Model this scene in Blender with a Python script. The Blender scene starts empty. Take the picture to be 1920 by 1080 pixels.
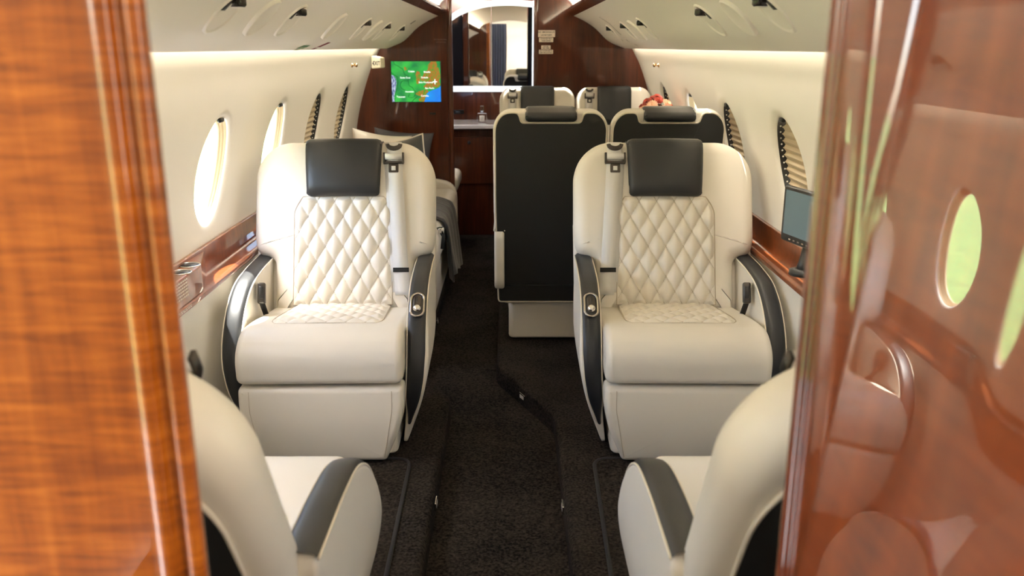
import bpy, bmesh, math, random
from mathutils import Vector, Matrix
R = math.radians
PI = math.pi
C = bpy.context.scene.collection
random.seed(7)
CX = -0.03            # cabin centre line
FZ = -1.263           # seat platform level (camera eye is z = 0)
AZ = -1.343           # sunken aisle level

# ------------------------------------------------------------------ materials
def _new(name):
    m = bpy.data.materials.new(name); m.use_nodes = True
    nt = m.node_tree
    return m, nt, nt.nodes['Principled BSDF']

def _sset(b, **k):
    for a, v in k.items():
        if a in b.inputs: b.inputs[a].default_value = v

def rgb(c): return (c[0], c[1], c[2], 1)

def plain(name, c, rough=.5, metal=0., coat=0., spec=.5, bump=0., bscale=400., var=0., sheen=0.):
    m, nt, b = _new(name)
    _sset(b, **{'Base Color': rgb(c), 'Roughness': rough, 'Metallic': metal, 'Coat Weight': coat,
                'Coat Roughness': .03, 'Specular IOR Level': spec, 'Sheen Weight': sheen})
    tc = nt.nodes.new('ShaderNodeTexCoord')
    if bump:
        n = nt.nodes.new('ShaderNodeTexNoise'); n.inputs['Scale'].default_value = bscale; n.inputs['Detail'].default_value = 2
        nt.links.new(tc.outputs['Object'], n.inputs['Vector'])
        bp = nt.nodes.new('ShaderNodeBump'); bp.inputs['Strength'].default_value = bump; bp.inputs['Distance'].default_value = .002
        nt.links.new(n.outputs['Fac'], bp.inputs['Height']); nt.links.new(bp.outputs['Normal'], b.inputs['Normal'])
    if var:
        n2 = nt.nodes.new('ShaderNodeTexNoise'); n2.inputs['Scale'].default_value = 4; n2.inputs['Detail'].default_value = 4
        nt.links.new(tc.outputs['Object'], n2.inputs['Vector'])
        cr = nt.nodes.new('ShaderNodeValToRGB')
        cr.color_ramp.elements[0].position = .3; cr.color_ramp.elements[1].position = .7
        cr.color_ramp.elements[0].color = rgb([x*(1-var) for x in c]); cr.color_ramp.elements[1].color = rgb([min(1, x*(1+var)) for x in c])
        nt.links.new(n2.outputs['Fac'], cr.inputs['Fac']); nt.links.new(cr.outputs['Color'], b.inputs['Base Color'])
    return m

def emis(name, c, s):
    m, nt, b = _new(name)
    _sset(b, **{'Base Color': rgb(c), 'Emission Color': rgb(c), 'Emission Strength': s, 'Roughness': .4})
    return m

def wood(name, dark, mid, light, grain=(1, 1, 1), rough=.18, coat=1.0, ior=1.6, figure=.5, fig_scale=(3, 3, 60)):
    m, nt, b = _new(name)
    _sset(b, **{'Roughness': .35, 'Specular IOR Level': .2, 'Coat Weight': coat, 'Coat Roughness': .015, 'Coat IOR': ior})
    N = nt.nodes.new; L = nt.links.new
    tc = N('ShaderNodeTexCoord')
    mp = N('ShaderNodeMapping'); mp.inputs['Scale'].default_value = grain; L(tc.outputs['Object'], mp.inputs['Vector'])
    n1 = N('ShaderNodeTexNoise'); n1.inputs['Scale'].default_value = 1.; n1.inputs['Detail'].default_value = 8; n1.inputs['Roughness'].default_value = .62; n1.inputs['Distortion'].default_value = .6
    L(mp.outputs['Vector'], n1.inputs['Vector'])
    mp2 = N('ShaderNodeMapping'); mp2.inputs['Scale'].default_value = fig_scale; L(tc.outputs['Object'], mp2.inputs['Vector'])
    n2 = N('ShaderNodeTexNoise'); n2.inputs['Scale'].default_value = 1.; n2.inputs['Detail'].default_value = 3; n2.inputs['Distortion'].default_value = 1.2
    L(mp2.outputs['Vector'], n2.inputs['Vector'])
    mx = N('ShaderNodeMix'); mx.data_type = 'FLOAT'; mx.inputs[0].default_value = figure
    L(n1.outputs['Fac'], mx.inputs[2]); L(n2.outputs['Fac'], mx.inputs[3])
    cr = N('ShaderNodeValToRGB'); e = cr.color_ramp.elements
    e[0].position = .3; e[0].color = rgb(dark); e[1].position = .72; e[1].color = rgb(light)
    x = e.new(.5); x.color = rgb(mid)
    L(mx.outputs[0], cr.inputs['Fac']); L(cr.outputs['Color'], b.inputs['Base Color'])
    return m

def carpet_mat(name, c1, c2):
    m, nt, b = _new(name)
    _sset(b, **{'Roughness': 1.0, 'Specular IOR Level': .08, 'Sheen Weight': 0.0})
    N = nt.nodes.new; L = nt.links.new
    tc = N('ShaderNodeTexCoord')
    n = N('ShaderNodeTexNoise'); n.inputs['Scale'].default_value = 130; n.inputs['Detail'].default_value = 4; L(tc.outputs['Object'], n.inputs['Vector'])
    n2 = N('ShaderNodeTexNoise'); n2.inputs['Scale'].default_value = 5; n2.inputs['Detail'].default_value = 4; L(tc.outputs['Object'], n2.inputs['Vector'])
    mx = N('ShaderNodeMix'); mx.data_type = 'FLOAT'; mx.inputs[0].default_value = .25
    L(n.outputs['Fac'], mx.inputs[2]); L(n2.outputs['Fac'], mx.inputs[3])
    cr = N('ShaderNodeValToRGB'); cr.color_ramp.elements[0].position = .36; cr.color_ramp.elements[1].position = .66
    cr.color_ramp.elements[0].color = rgb(c1); cr.color_ramp.elements[1].color = rgb(c2)
    L(mx.outputs[0], cr.inputs['Fac']); L(cr.outputs['Color'], b.inputs['Base Color'])
    bp = N('ShaderNodeBump'); bp.inputs['Strength'].default_value = .9; bp.inputs['Distance'].default_value = .004
    L(n.outputs['Fac'], bp.inputs['Height']); L(bp.outputs['Normal'], b.inputs['Normal'])
    return m

def glass_pane(name):
    m = bpy.data.materials.new(name); m.use_nodes = True; nt = m.node_tree
    nt.nodes.clear(); N = nt.nodes.new; L = nt.links.new
    o = N('ShaderNodeOutputMaterial'); mx = N('ShaderNodeMixShader'); t = N('ShaderNodeBsdfTransparent'); g = N('ShaderNodeBsdfGlossy')
    g.inputs['Roughness'].default_value = .02; t.inputs['Color'].default_value = (.95, .97, .98, 1)
    mx.inputs[0].default_value = .05
    L(t.outputs[0], mx.inputs[1]); L(g.outputs[0], mx.inputs[2]); L(mx.outputs[0], o.inputs['Surface'])
    return m

def clear_glass(name, tint=(.97, .98, .98)):
    m, nt, b = _new(name)
    _sset(b, **{'Base Color': rgb(tint), 'Roughness': .02, 'Transmission Weight': 1.0, 'IOR': 1.45})
    return m

M = {}
M['cream'] = plain('cream_leather', (.77, .725, .635), rough=.42, bump=.12, bscale=700, var=.02)
M['black'] = plain('black_leather', (.014, .0155, .0175), rough=.42, bump=.15, bscale=700)
M['blackpanel'] = plain('black_vinyl', (.014, .014, .013), rough=.6, bump=.15, bscale=600)
M['piping'] = plain('cream_piping', (.72, .66, .54), rough=.5)
M['wall'] = plain('cream_wall_panel', (.82, .785, .705), rough=.5, bump=.05, bscale=300)
M['valance'] = plain('cream_overhead_panel', (.86, .83, .755), rough=.55, bump=.05, bscale=300)
M['oval'] = plain('oval_cover_cream', (.88, .845, .765), rough=.45)
M['ceil'] = plain('cream_headliner', (.80, .73, .59), rough=.6)
M['wood'] = wood('mahogany_gloss_shaded', (.022, .0048, .0016), (.062, .0135, .0038), (.125, .031, .008), grain=(7, 7, .9), figure=.35, fig_scale=(60, 60, 3), ior=1.33)  # same mahogany as the near panels, shade of the far cabin put into the colour
M['wood_lit'] = wood('figured_mahogany_lit', (.10, .021, .0028), (.245, .061, .005), (.43, .130, .013), grain=(34, 30, 2.6), figure=.52, fig_scale=(9, 9, 105), ior=1.28)  # same mahogany, strong warm light on the left panel put into the colour
M['wood_dim'] = wood('figured_mahogany_dim', (.06, .0095, .003), (.138, .025, .005), (.21, .044, .009), grain=(9, 16, 1.6), figure=.28, fig_scale=(8, 10, 60), ior=1.70)  # same mahogany again, weaker light on the right panel put into the colour
M['ledge'] = wood('ledge_mahogany', (.07, .016, .005), (.19, .048, .012), (.31, .088, .022), grain=(8, 1.2, 8), figure=.3, fig_scale=(10, 30, 10), ior=1.33)
M['carpet'] = carpet_mat('brown_black_carpet', (.004, .0033, .0028), (.042, .034, .028))
M['binding'] = plain('black_carpet_binding', (.009, .009, .010), rough=.8, bump=.3, bscale=500)
M['chrome'] = plain('dark_chrome', (.42, .38, .35), rough=.16, metal=1)
M['silver'] = plain('bright_chrome', (.72, .70, .67), rough=.14, metal=1)
M['gun'] = plain('gunmetal', (.075, .068, .062), rough=.32, metal=.9)
M['stitch'] = plain('taupe_stitching', (.50, .43, .33), rough=.7)
M['belt'] = plain('ivory_webbing', (.69, .68, .655), rough=.6, bump=.35, bscale=900)
M['dark'] = plain('dark_plastic', (.014, .014, .014), rough=.4)
M['lampdark'] = plain('smoked_metal', (.05, .045, .04), rough=.18, metal=.8)
M['white'] = plain('white_plastic', (.82, .80, .74), rough=.4)
M['placard'] = plain('ivory_placard', (.74, .66, .55), rough=.4)
M['ink'] = plain('black_ink', (.02, .018, .016), rough=.6)
M['redink'] = plain('dark_red_ink', (.22, .02, .04), rough=.6)
M['green'] = plain('green_sticker', (.03, .19, .06), rough=.5)
M['palegreen'] = plain('pale_green_sticker', (.33, .36, .20), rough=.5)
M['shade'] = plain('tan_pleated_fabric', (.50, .41, .28), rough=.8, bump=.2)
M['gasket'] = plain('black_shade_track', (.02, .018, .015), rough=.35)
M['sunlit_ring'] = plain('sunlit_window_ring', (.66, .52, .30), rough=.5)  # sunlight on the cream window reveal put into the colour
M['darkreflection'] = plain('dark_reflection', (.006, .006, .007), rough=.06)  # black stands in for a dark reflection in the mirror
M['pane'] = glass_pane('window_acrylic')
M['glass'] = clear_glass('clear_glass')
M['mirror'] = plain('silvered_mirror', (.88, .88, .88), rough=.012, metal=1)
M['litframe'] = emis('backlit_white_frame', (.93, .97, 1.0), .40)
M['counter'] = plain('pale_stone_counter', (.62, .57, .52), rough=.2, coat=.6)
M['greypillow'] = plain('charcoal_green_knit', (.055, .058, .050), rough=.9, bump=.6, bscale=260, sheen=.3)
M['blanket'] = plain('charcoal_blanket', (.035, .034, .036), rough=.95, bump=.7, bscale=220, sheen=.3)
M['greypatch'] = plain('slate_fabric', (.07, .07, .08), rough=.9, bump=.4)
M['screen'] = plain('blue_grey_dark_screen', (.12, .19, .235), rough=.25)
M['bezel'] = plain('black_bezel', (.018, .018, .018), rough=.35)
M['navy'] = plain('navy_curtain', (.03, .04, .075), rough=.8, sheen=.2)
M['grass'] = plain('green_grass', (.16, .26, .055), rough=.9, var=.3)
M['tarmac'] = plain('pale_concrete', (.42, .41, .39), rough=.9, var=.08)
M['leaf'] = plain('green_leaf', (.04, .10, .02), rough=.5)
M['petal_red'] = plain('red_petal', (.42, .045, .025), rough=.6)
M['petal_orange'] = plain('orange_petal', (.75, .16, .06), rough=.6)
M['petal_cream'] = plain('peach_petal', (.85, .50, .33), rough=.6)
M['brass'] = plain('warm_brass', (.75, .48, .25), rough=.25, metal=1)
M['stepglow'] = plain('step_light_lens', (.75, .72, .66), rough=.3)
M['lens'] = emis('reading_lens', (1.0, .95, .85), .35)

# ------------------------------------------------------------------ helpers
def mk(name, verts, faces, mat, parent=None, smooth=True, label=None, wn=False, mats=None, midx=None):
    me = bpy.data.meshes.new(name)
    me.from_pydata([tuple(v) for v in verts], [], faces)
    me.validate(); me.update()
    return fin(name, me, mat, parent, smooth, label, wn, mats, midx)

def fin(name, me, mat, parent=None, smooth=True, label=None, wn=False, mats=None, midx=None):
    for mm in (mats or [mat]): me.materials.append(mm)
    if midx:
        for p, i in zip(me.polygons, midx): p.material_index = i
    me.polygons.foreach_set('use_smooth', [smooth]*len(me.polygons))
    o = bpy.data.objects.new(name, me); C.objects.link(o)
    if parent is not None: o.parent = parent
    if label: o['label'] = label
    if wn:
        md = o.modifiers.new('wn', 'WEIGHTED_NORMAL'); md.keep_sharp = False; md.weight = 80
    return o

def bmfin(name, bm, mat, parent=None, smooth=True, label=None, wn=False):
    bmesh.ops.recalc_face_normals(bm, faces=bm.faces)
    me = bpy.data.meshes.new(name); bm.to_mesh(me); bm.free()
    return fin(name, me, mat, parent, smooth, label, wn)

class MB:
    """collects shapes of ONE part"""
    def __init__(s): s.v = []; s.f = []; s.m = []
    def add(s, v, f, mi=0):
        b = len(s.v); s.v += [Vector(x) for x in v]; s.f += [tuple(i+b for i in q) for q in f]; s.m += [mi]*len(f); return s
    def box(s, c, d, bev=0, seg=2, rot=None, mi=0):
        bm = bmesh.new(); bmesh.ops.create_cube(bm, size=1)
        for v in bm.verts: v.co = Vector((v.co.x*d[0], v.co.y*d[1], v.co.z*d[2]))
        if bev: bmesh.ops.bevel(bm, geom=bm.edges[:], offset=min(bev, min(d)*.49), segments=seg, profile=.5, affect='EDGES')
        bmesh.ops.recalc_face_normals(bm, faces=bm.faces)
        rm = rot or Matrix.Identity(3)
        bm.verts.index_update()
        s.add([rm @ v.co + Vector(c) for v in bm.verts], [[v.index for v in f.verts] for f in bm.faces], mi); bm.free(); return s
    def tube(s, pts, r, n=8, closed=False, cap=True, mi=0, flat=1.0):
        pts = [Vector(p) for p in pts]; k = len(pts); v = []; f = []
        up = Vector((0, 0, 1)); prev = None
        for i, p in enumerate(pts):
            if closed: t = pts[(i+1) % k]-pts[i-1]
            else: t = pts[min(i+1, k-1)]-pts[max(i-1, 0)]
            t.normalize()
            if prev is None:
                a = t.cross(up)
                if a.length < 1e-3: a = t.cross(Vector((1, 0, 0)))
            else: a = prev - t*prev.dot(t)
            a.normalize(); prev = a; b = t.cross(a)
            rr = r[i] if isinstance(r, (list, tuple)) else r
            for j in range(n):
                th = 2*PI*j/n; v.append(p + a*math.cos(th)*rr + b*math.sin(th)*rr*flat)
        for i in range(k if closed else k-1):
            for j in range(n):
                i2 = (i+1) % k; f.append((i*n+j, i*n+(j+1) % n, i2*n+(j+1) % n, i2*n+j))
        if cap and not closed: f.append(tuple(range(n-1, -1, -1))); f.append(tuple((k-1)*n+j for j in range(n)))
        return s.add(v, f, mi)
    def lathe(s, prof, c=(0, 0, 0), n=20, rot=None, mi=0):
        v = []; f = []; k = len(prof); rm = rot or Matrix.Identity(3)
        for r, z in prof:
            for j in range(n): th = 2*PI*j/n; v.append(rm @ Vector((r*math.cos(th), r*math.sin(th), z)) + Vector(c))
        for i in range(k-1):
            for j in range(n): f.append((i*n+j, i*n+(j+1) % n, (i+1)*n+(j+1) % n, (i+1)*n+j))
        f.append(tuple(range(n-1, -1, -1))); f.append(tuple((k-1)*n+j for j in range(n)))
        return s.add(v, f, mi)
    def grid(s, fn, nu, nv, mi=0, flip=False):
        v = [fn(i/nu, j/nv) for i in range(nu+1) for j in range(nv+1)]; f = []
        for i in range(nu):
            for j in range(nv):
                q = (i*(nv+1)+j, (i+1)*(nv+1)+j, (i+1)*(nv+1)+j+1, i*(nv+1)+j+1)
                f.append(q[::-1] if flip else q)
        return s.add(v, f, mi)
    def slab(s, out, th, rf=.01, rb=.01, seg=4, fn=None, mi=0, rings=0):
        """closed outline (x,y), thickness th along +h, rounded rims. fn maps (x,y,h)->3D"""
        n = len(out); P = [Vector((p[0], p[1])) for p in out]
        ar = sum(P[i].x*P[(i+1) % n].y-P[(i+1) % n].x*P[i].y for i in range(n))
        if ar < 0: P.reverse()
        nrm = []
        for i in range(n):
            a = (P[i]-P[i-1]); b = (P[(i+1) % n]-P[i])
            a.normalize(); b.normalize()
            na = Vector((-a.y, a.x)); nb = Vector((-b.y, b.x)); q = na+nb
            if q.length < 1e-6: q = na
            q.normalize(); q /= max(.6, q.dot(na)); nrm.append(q)
        loops = []
        for k in range(seg+1):
            t = k/seg*PI/2; loops.append((rb*(1-math.sin(t)), rb*(1-math.cos(t))))
        for k in range(seg+1):
            t = k/seg*PI/2; loops.append((rf*(1-math.cos(t)), th-rf*(1-math.sin(t))))
        fn = fn or (lambda x, y, h: (x, y, h)); v = []; f = []
        for d, h in loops:
            for p, q in zip(P, nrm): v.append(fn(p.x+q.x*d, p.y+q.y*d, h))
        for k in range(len(loops)-1):
            for i in range(n): f.append((k*n+i, k*n+(i+1) % n, (k+1)*n+(i+1) % n, (k+1)*n+i))
        def cap(d, h, base, rev):
            Q = [p+q*d for p, q in zip(P, nrm)]
            A = sum(Q[i].x*Q[(i+1) % n].y-Q[(i+1) % n].x*Q[i].y for i in range(n)) or 1e-9
            c = Vector((sum((Q[i].x+Q[(i+1) % n].x)*(Q[i].x*Q[(i+1) % n].y-Q[(i+1) % n].x*Q[i].y) for i in range(n))/(3*A),
                        sum((Q[i].y+Q[(i+1) % n].y)*(Q[i].x*Q[(i+1) % n].y-Q[(i+1) % n].x*Q[i].y) for i in range(n))/(3*A)))
            prev = base
            for k in range(1, rings):
                w = 1-k/rings; st = len(v)
                for p in Q: r = c+(p-c)*w; v.append(fn(r.x, r.y, h))
                for i in range(n):
                    q = (prev+i, prev+(i+1) % n, st+(i+1) % n, st+i); f.append(q[::-1] if rev else q)
                prev = st
            m = len(v); v.append(fn(c.x, c.y, h))
            for i in range(n): f.append((prev+i, prev+(i+1) % n, m))
        if rings:
            cap(loops[-1][0], loops[-1][1], (len(loops)-1)*n, False); cap(loops[0][0], loops[0][1], 0, True)
        else:
            f.append(tuple(range(n-1, -1, -1))); f.append(tuple((len(loops)-1)*n+i for i in range(n)))
        return s.add(v, f, mi)
    def map(s, fn): s.v = [Vector(fn(p)) for p in s.v]; return s
    def build(s, name, mat, parent=None, smooth=True, label=None, wn=False, mats=None):
        bm = bmesh.new()
        vs = [bm.verts.new(p) for p in s.v]
        fs = []
        for q, mi in zip(s.f, s.m):
            try: ff = bm.faces.new([vs[i] for i in q]); ff.material_index = mi
            except ValueError: pass
        bmesh.ops.recalc_face_normals(bm, faces=bm.faces)
        me = bpy.data.meshes.new(name); bm.to_mesh(me); bm.free()
        return fin(name, me, mat, parent, smooth, label, wn, mats)

def rounded(pts, r=.02, seg=5):
    """round the corners of a closed polygon; pts entries (x,y[,radius])"""
    out = []; n = len(pts)
    for i in range(n):
        p = Vector(pts[i][:2]); a = Vector(pts[i-1][:2]); b = Vector(pts[(i+1) % n][:2])
        rr = pts[i][2] if len(pts[i]) > 2 else r
        da = (a-p); db = (b-p); la = da.length; lb = db.length
        rr = min(rr, la*.49, lb*.49)
        if rr < .0021: out.append(p); continue
        s = p+da/la*rr; e = p+db/lb*rr
        for k in range(seg+1):
            t = k/seg; out.append(s*(1-t)**2+p*2*t*(1-t)+e*t*t)
    return [(p.x, p.y) for p in out]

def catmull(pts, n=8):
    pts = [Vector(p) for p in pts]; out = []
    for i in range(len(pts)-1):
        p0 = pts[max(i-1, 0)]; p1 = pts[i]; p2 = pts[i+1]; p3 = pts[min(i+2, len(pts)-1)]
        for k in range(n):
            t = k/n
            out.append(.5*((2*p1)+(p2-p0)*t+(2*p0-5*p1+4*p2-p3)*t*t+(3*p1-p0-3*p2+p3)*t**3))
    out.append(pts[-1]); return out

def tag(o, label=None, cat=None, group=None, kind=None):
    if label: o['label'] = label
    if cat: o['category'] = cat
    if group: o['group'] = group
    if kind: o['kind'] = kind
    return o

def empty(name, loc=(0, 0, 0), rz=0):
    o = bpy.data.objects.new(name, None); C.objects.link(o); o.location = loc; o.rotation_euler = (0, 0, rz); o.empty_display_size = .05
    return o

def copy_tree(o, parent=None):
    c = o.copy(); C.objects.link(c)
    if parent is not None: c.parent = parent
    for ch in list(o.children): copy_tree(ch, c)
    return c

def text_mb(mb, s, size, fn, align='CENTER', mi=0, bold=0.0):
    cu = bpy.data.curves.new('lettering', 'FONT'); cu.body = s; cu.size = size; cu.align_x = align; cu.align_y = 'CENTER'; cu.resolution_u = 2; cu.offset = bold
    ob = bpy.data.objects.new('lettering', cu); C.objects.link(ob)
    dg = bpy.context.evaluated_depsgraph_get(); dg.update()
    me = bpy.data.meshes.new_from_object(ob.evaluated_get(dg))
    mb.add([fn(v.co.x, v.co.y) for v in me.vertices], [tuple(p.vertices) for p in me.polygons], mi)
    bpy.data.objects.remove(ob); bpy.data.curves.remove(cu); bpy.data.meshes.remove(me)

def smooth01(t): t = max(0, min(1, t)); return t*t*(3-2*t)
def interp(tab, x):
    if x <= tab[0][0]: return tab[0][1]
    for (a, b), (c, d) in zip(tab, tab[1:]):
        if x <= c: return b+(d-b)*(x-a)/(c-a)
    return tab[-1][1]

# ------------------------------------------------------------------ cabin shell
WP = [(-.64, .967), (-.62, .965), (-.56, .959), (-.5, .950), (-.45, .941), (-.40, .930), (-.33, .912), (-.26, .890), (-.18, .862), (-.10, .830), (-.04, .797), (.02, .765), (.06, .740)]
def wallw(z):
    # smooth quadratic fit through the profile
    return .7745 - .6305*(z) - .5263*z*z if False else interp(WPS, z)
_c = catmull([(a, b) for a, b in WP], 6); WPS = [(p.x, p.y) for p in _c]
Y0, YB = .80, 5.5
WIN_Y = [1.28, 2.01, 2.74, 3.47, 4.18, 4.90]
WA, WB, WZ = .137, .170, -.385
def wall_side(sg, name):
    mb = MB()
    P = lambda y, z, d=0: Vector((CX+sg*(wallw(z)+d), y, z))
    hw = .205; zl, zh = -.602, -.165
    edges = [Y0-.02]
    for yc in WIN_Y: edges += [yc-hw, yc+hw]
    edges.append(YB)
    for a, b in zip(edges, edges[1:]):
        isw = any(abs((a+b)/2-yc) < 1e-6 for yc in WIN_Y)
        nu = 6 if not isw else 24
        if b-a < 1e-4: continue
        mb.grid(lambda u, v: P(a+(b-a)*u, zh+(.055-zh)*v), nu, 14)
        mb.grid(lambda u, v: P(a+(b-a)*u, -.625+(zl+.625)*v), nu, 2)
        if not isw: mb.grid(lambda u, v: P(a+(b-a)*u, zl+(zh-zl)*v), nu, 24)
        else:
            yc = (a+b)/2; ring = []
            bd = [(hw, zl+(zh-zl)*k/24) for k in range(24)]+[(hw-2*hw*k/nu, zh) for k in range(nu)]+[(-hw, zh-(zh-zl)*k/24) for k in range(24)]+[(-hw+2*hw*k/nu, zl) for k in range(nu)]
            n = len(bd)
            for y_, z_ in bd:
                q = (y_, z_-WZ); th = math.atan2(q[1]/(zh-zl)*2, q[0]/hw); c, s = math.cos(th), math.sin(th)
                e0 = ((WA+.034)*c, (WB+.030)*s); col = []
                for k in range(5):
                    w = k/4; col.append(P(yc+q[0]*(1-w)+e0[0]*w, WZ+q[1]*(1-w)+e0[1]*w))
                for k in range(1, 7):
                    g = k/6*PI/2; off = .034*(1-math.sin(g)); dp = .014*(1-math.cos(g))
                    col.append(P(yc+(WA+off)*c, WZ+(WB+off*.9)*s, dp))
                for dp, sh in ((.026, 0), (.044, -.001)): col.append(P(yc+(WA+sh)*c, WZ+(WB+sh)*s, dp))
                ring.append(col)
            m = len(ring[0]); v = [p for col in ring for p in col]; f = []
            for j in range(n):
                j2 = (j+1) % n
                for k in range(m-1): f.append((j*m+k, j2*m+k, j2*m+k+1, j*m+k+1))
            mb.add(v, f)
    # lower dado panel and the cove roof that closes the slot behind the overhead panel
    mb.grid(lambda u, v: Vector((CX+sg*(.921-.03*(v-.5)**2), Y0+(YB-Y0)*u, AZ-.02+(-.722-AZ+.02)*v)), 12, 8)
    mb.grid(lambda u, v: Vector((CX+sg*(.740-.06*v), Y0+(YB-Y0)*u, .055+.02*v)), 4, 2)
    bm = bmesh.new(); vs = [bm.verts.new(p) for p in mb.v]
    for q in mb.f:
        try: bm.faces.new([vs[i] for i in q])
        except ValueError: pass
    bmesh.ops.remove_doubles(bm, verts=bm.verts, dist=.0004)
    o = bmfin(name, bm, M['wall']); o['kind'] = 'structure'; return o
wall_side(-1, 'wall_left'); wall_side(1, 'wall_right')

VAL = catmull([(.738, -.012), (.70, .002), (.63, .035), (.55, .108), (.48, .152), (.412, .183)], 6)   # overhead panel, half width / height
def overhead(sg, name):
    pr = [Vector((.725, .06)), Vector((.735, .0))] + VAL
    mb = MB(); n = len(pr)-1
    mb.grid(lambda u, v: Vector((CX+sg*pr[round(v*n)].x, Y0-.02+(YB-Y0+.02)*u, pr[round(v*n)].y)), 30, n)
    o = mb.build(name, M['valance']); o['kind'] = 'structure'
overhead(-1, 'ceiling_left'); overhead(1, 'ceiling_right')
def ceilstrip(sg, name):
    pr = rounded([(.418, .178), (.414, .206), (.372, .226), (.366, .206)], .008, 3)
    mb = MB(); mb.slab(pr, YB-Y0, .001, .001, 1, fn=lambda x, y, h: (CX+sg*x, Y0+h, y))
    o = mb.build(name, M['wood'], wn=True); o['kind'] = 'structure'
ceilstrip(-1, 'trim_1'); ceilstrip(1, 'trim_2')
dome = catmull([(-.415, .205), (-.39, .262), (-.30, .31), (-.15, .337), (0, .345), (.15, .337), (.30, .31), (.39, .262), (.415, .205)], 5)
mb = MB(); nd = len(dome)-1
mb.grid(lambda u, v: Vector((CX+dome[round(v*nd)].x, Y0-.02+(YB+.0-Y0)*u, dome[round(v*nd)].y)), 20, nd)
tag(mb.build('ceiling', M['ceil']), kind='structure')

# floor: sunken aisle and the two raised seat platforms
mb = MB(); mb.grid(lambda u, v: Vector((-1.0+2*v, -1.4+8.2*u, AZ)), 20, 8)
tag(mb.build('floor', M['carpet']), kind='structure')
def platform(name, outline):
    mb = MB(); mb.slab(outline, FZ-AZ+.02, .022, .001, 4, fn=lambda x, y, h: (x, y, AZ-.02+h))
    tag(mb.build(name, M['carpet'], wn=True), kind='structure')
platform('floor_left', rounded([(-1.0, Y0), (-.225, Y0), (-.225, 2.97, .03), (-.365, 3.27, .03), (-.365, 5.49), (-1.0, 5.49)], .001, 4))
platform('floor_right', rounded([(.95, Y0), (.95, 5.49), (-.06, 5.49), (-.06, 3.30, .04), (.155, 2.82, .03), (.155, Y0)], .001, 4))

# bulkheads ---------------------------------------------------------------
def contour(sg):
    """cabin cross-section from floor up to the ceiling crown, one side"""
    pts = [(CX+sg*.905, AZ-.02), (CX+sg*.905, -.70), (CX+sg*.975, -.66)]
    z = -.62
    while z < .045: pts.append((CX+sg*(wallw(z)+.004), z)); z += .035
    pts += [(CX+sg*.70, .075), (CX+sg*.56, .16), (CX+sg*.43, .20), (CX+sg*.40, .27), (CX+sg*.30, .315)]
    return pts
def bulkhead(name, sg, xin, ya, yb, mat, ztop=.36):
    pts = [q for q in contour(sg) if sg*(q[0]-xin) > .02]+[(xin, ztop), (xin, AZ-.02)]
    mb = MB(); mb.slab(pts, yb-ya, .002, .002, 1, fn=lambda x, y, h: (x, ya+h, y))
    o = mb.build(name, mat, wn=True); o['kind'] = 'structure'; return o
def header(name, x0, x1, ya, yb, z0, mat):
    mb = MB(); mb.box(((x0+x1)/2, (ya+yb)/2, (z0+.40)/2), (x1-x0, yb-ya, .40-z0), .002, 1)
    tag(mb.build(name, mat, wn=True), kind='structure')
bulkhead('wall_aft_left', -1, -.374, YB, YB+.045, M['wood'])
bulkhead('wall_aft_right', 1, .150, YB, YB+.045, M['wood'])
header('wall_aft_header', -.374, .150, YB, YB+.045, .34, M['wood'])
def post(name, x, y, r, z0, z1, mat):
    mb = MB(); mb.slab(rounded([(x-r, y-r), (x+r, y-r), (x+r, y+r), (x-r, y+r)], r*.9, 5), z1-z0, .002, .002, 1, fn=lambda a, b, h: (a, b, z0+h))
    tag(mb.build(name, mat, wn=True), kind='structure')
post('trim_3', -.380, YB+.008, .017, AZ, .345, M['wood'])
post('trim_4', .156, YB+.008, .015, AZ, .345, M['wood'])

# forward opening: closet sides the camera looks past --------------------------------
XL, XR = -.278, .299
def closet(name, sg, x, yaft, mat):
    """aft-facing panel + inner side panel down the passage, as one L-shaped wall"""
    pts = [q for q in contour(sg) if sg*(q[0]-x) > .02]+[(x, .40), (x, AZ-.02)]
    mb = MB(); mb.slab(pts, .05, .004, .004, 2, fn=lambda a, b, h: (a, yaft-.05+h, b))
    o = mb.build(name, M['wood'], wn=True); o['kind'] = 'structure'; return o
closet('wall_forward_left', -1, XL-.064, .790, M['wood'])
closet('wall_forward_right', 1, XR+.012, .792, M['wood'])
header('wall_forward_header', XL-.03, XR+.03, .745, .79, .345, M['wood'])
def passage(name, prof, sg, mat):
    """side panel of the passage: prof is a list of (y, x) along the visible face, back is flat"""
    back = prof[0][1]+sg*.05
    out = [(y, x) for y, x in prof]+[(prof[-1][0], back), (prof[0][0], back)]
    mb = MB(); mb.slab(out, 1.80, .001, .001, 1, fn=lambda a, b, h: (b, a, AZ-.01+h))
    o = mb.build(name, mat, smooth=True, wn=True); o['kind'] = 'structure'; return o
def bead(y, x, r, sg, n=8):
    """half-round bead bulging into the passage"""
    return [(y-r*math.cos(PI*k/n), x-sg*r*.8*math.sin(PI*k/n)) for k in range(n+1)]
def xbead(x, y, r, n=8):
    return [(x-r*math.cos(PI*k/n), y-r*.8*math.sin(PI*k/n)) for k in range(n+1)]
YP = .700
EX = -.0075
outl = [(-1.04, YP), (-.60, YP), (-.45, YP), (-.36, YP), (-.328+EX, YP)]+xbead(-.3125+EX, YP, .0085)+[(-.302+EX, YP+.004), (-.296+EX, YP+.004)]+xbead(-.2875+EX, YP+.001, .0075)+[(-.2795+EX, YP+.005), (-.2805+EX, YP+.010), (-.292+EX, YP+.030), (-.303+EX, YP+.046), (-1.04, YP+.046)]
mb = MB(); mb.slab(outl, 1.80, .001, .001, 1, fn=lambda a, b, h: (a, b, AZ-.01+h))
o = mb.build('wall_passage_left', M['wood_lit'], wn=True); o['kind'] = 'structure'
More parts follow.
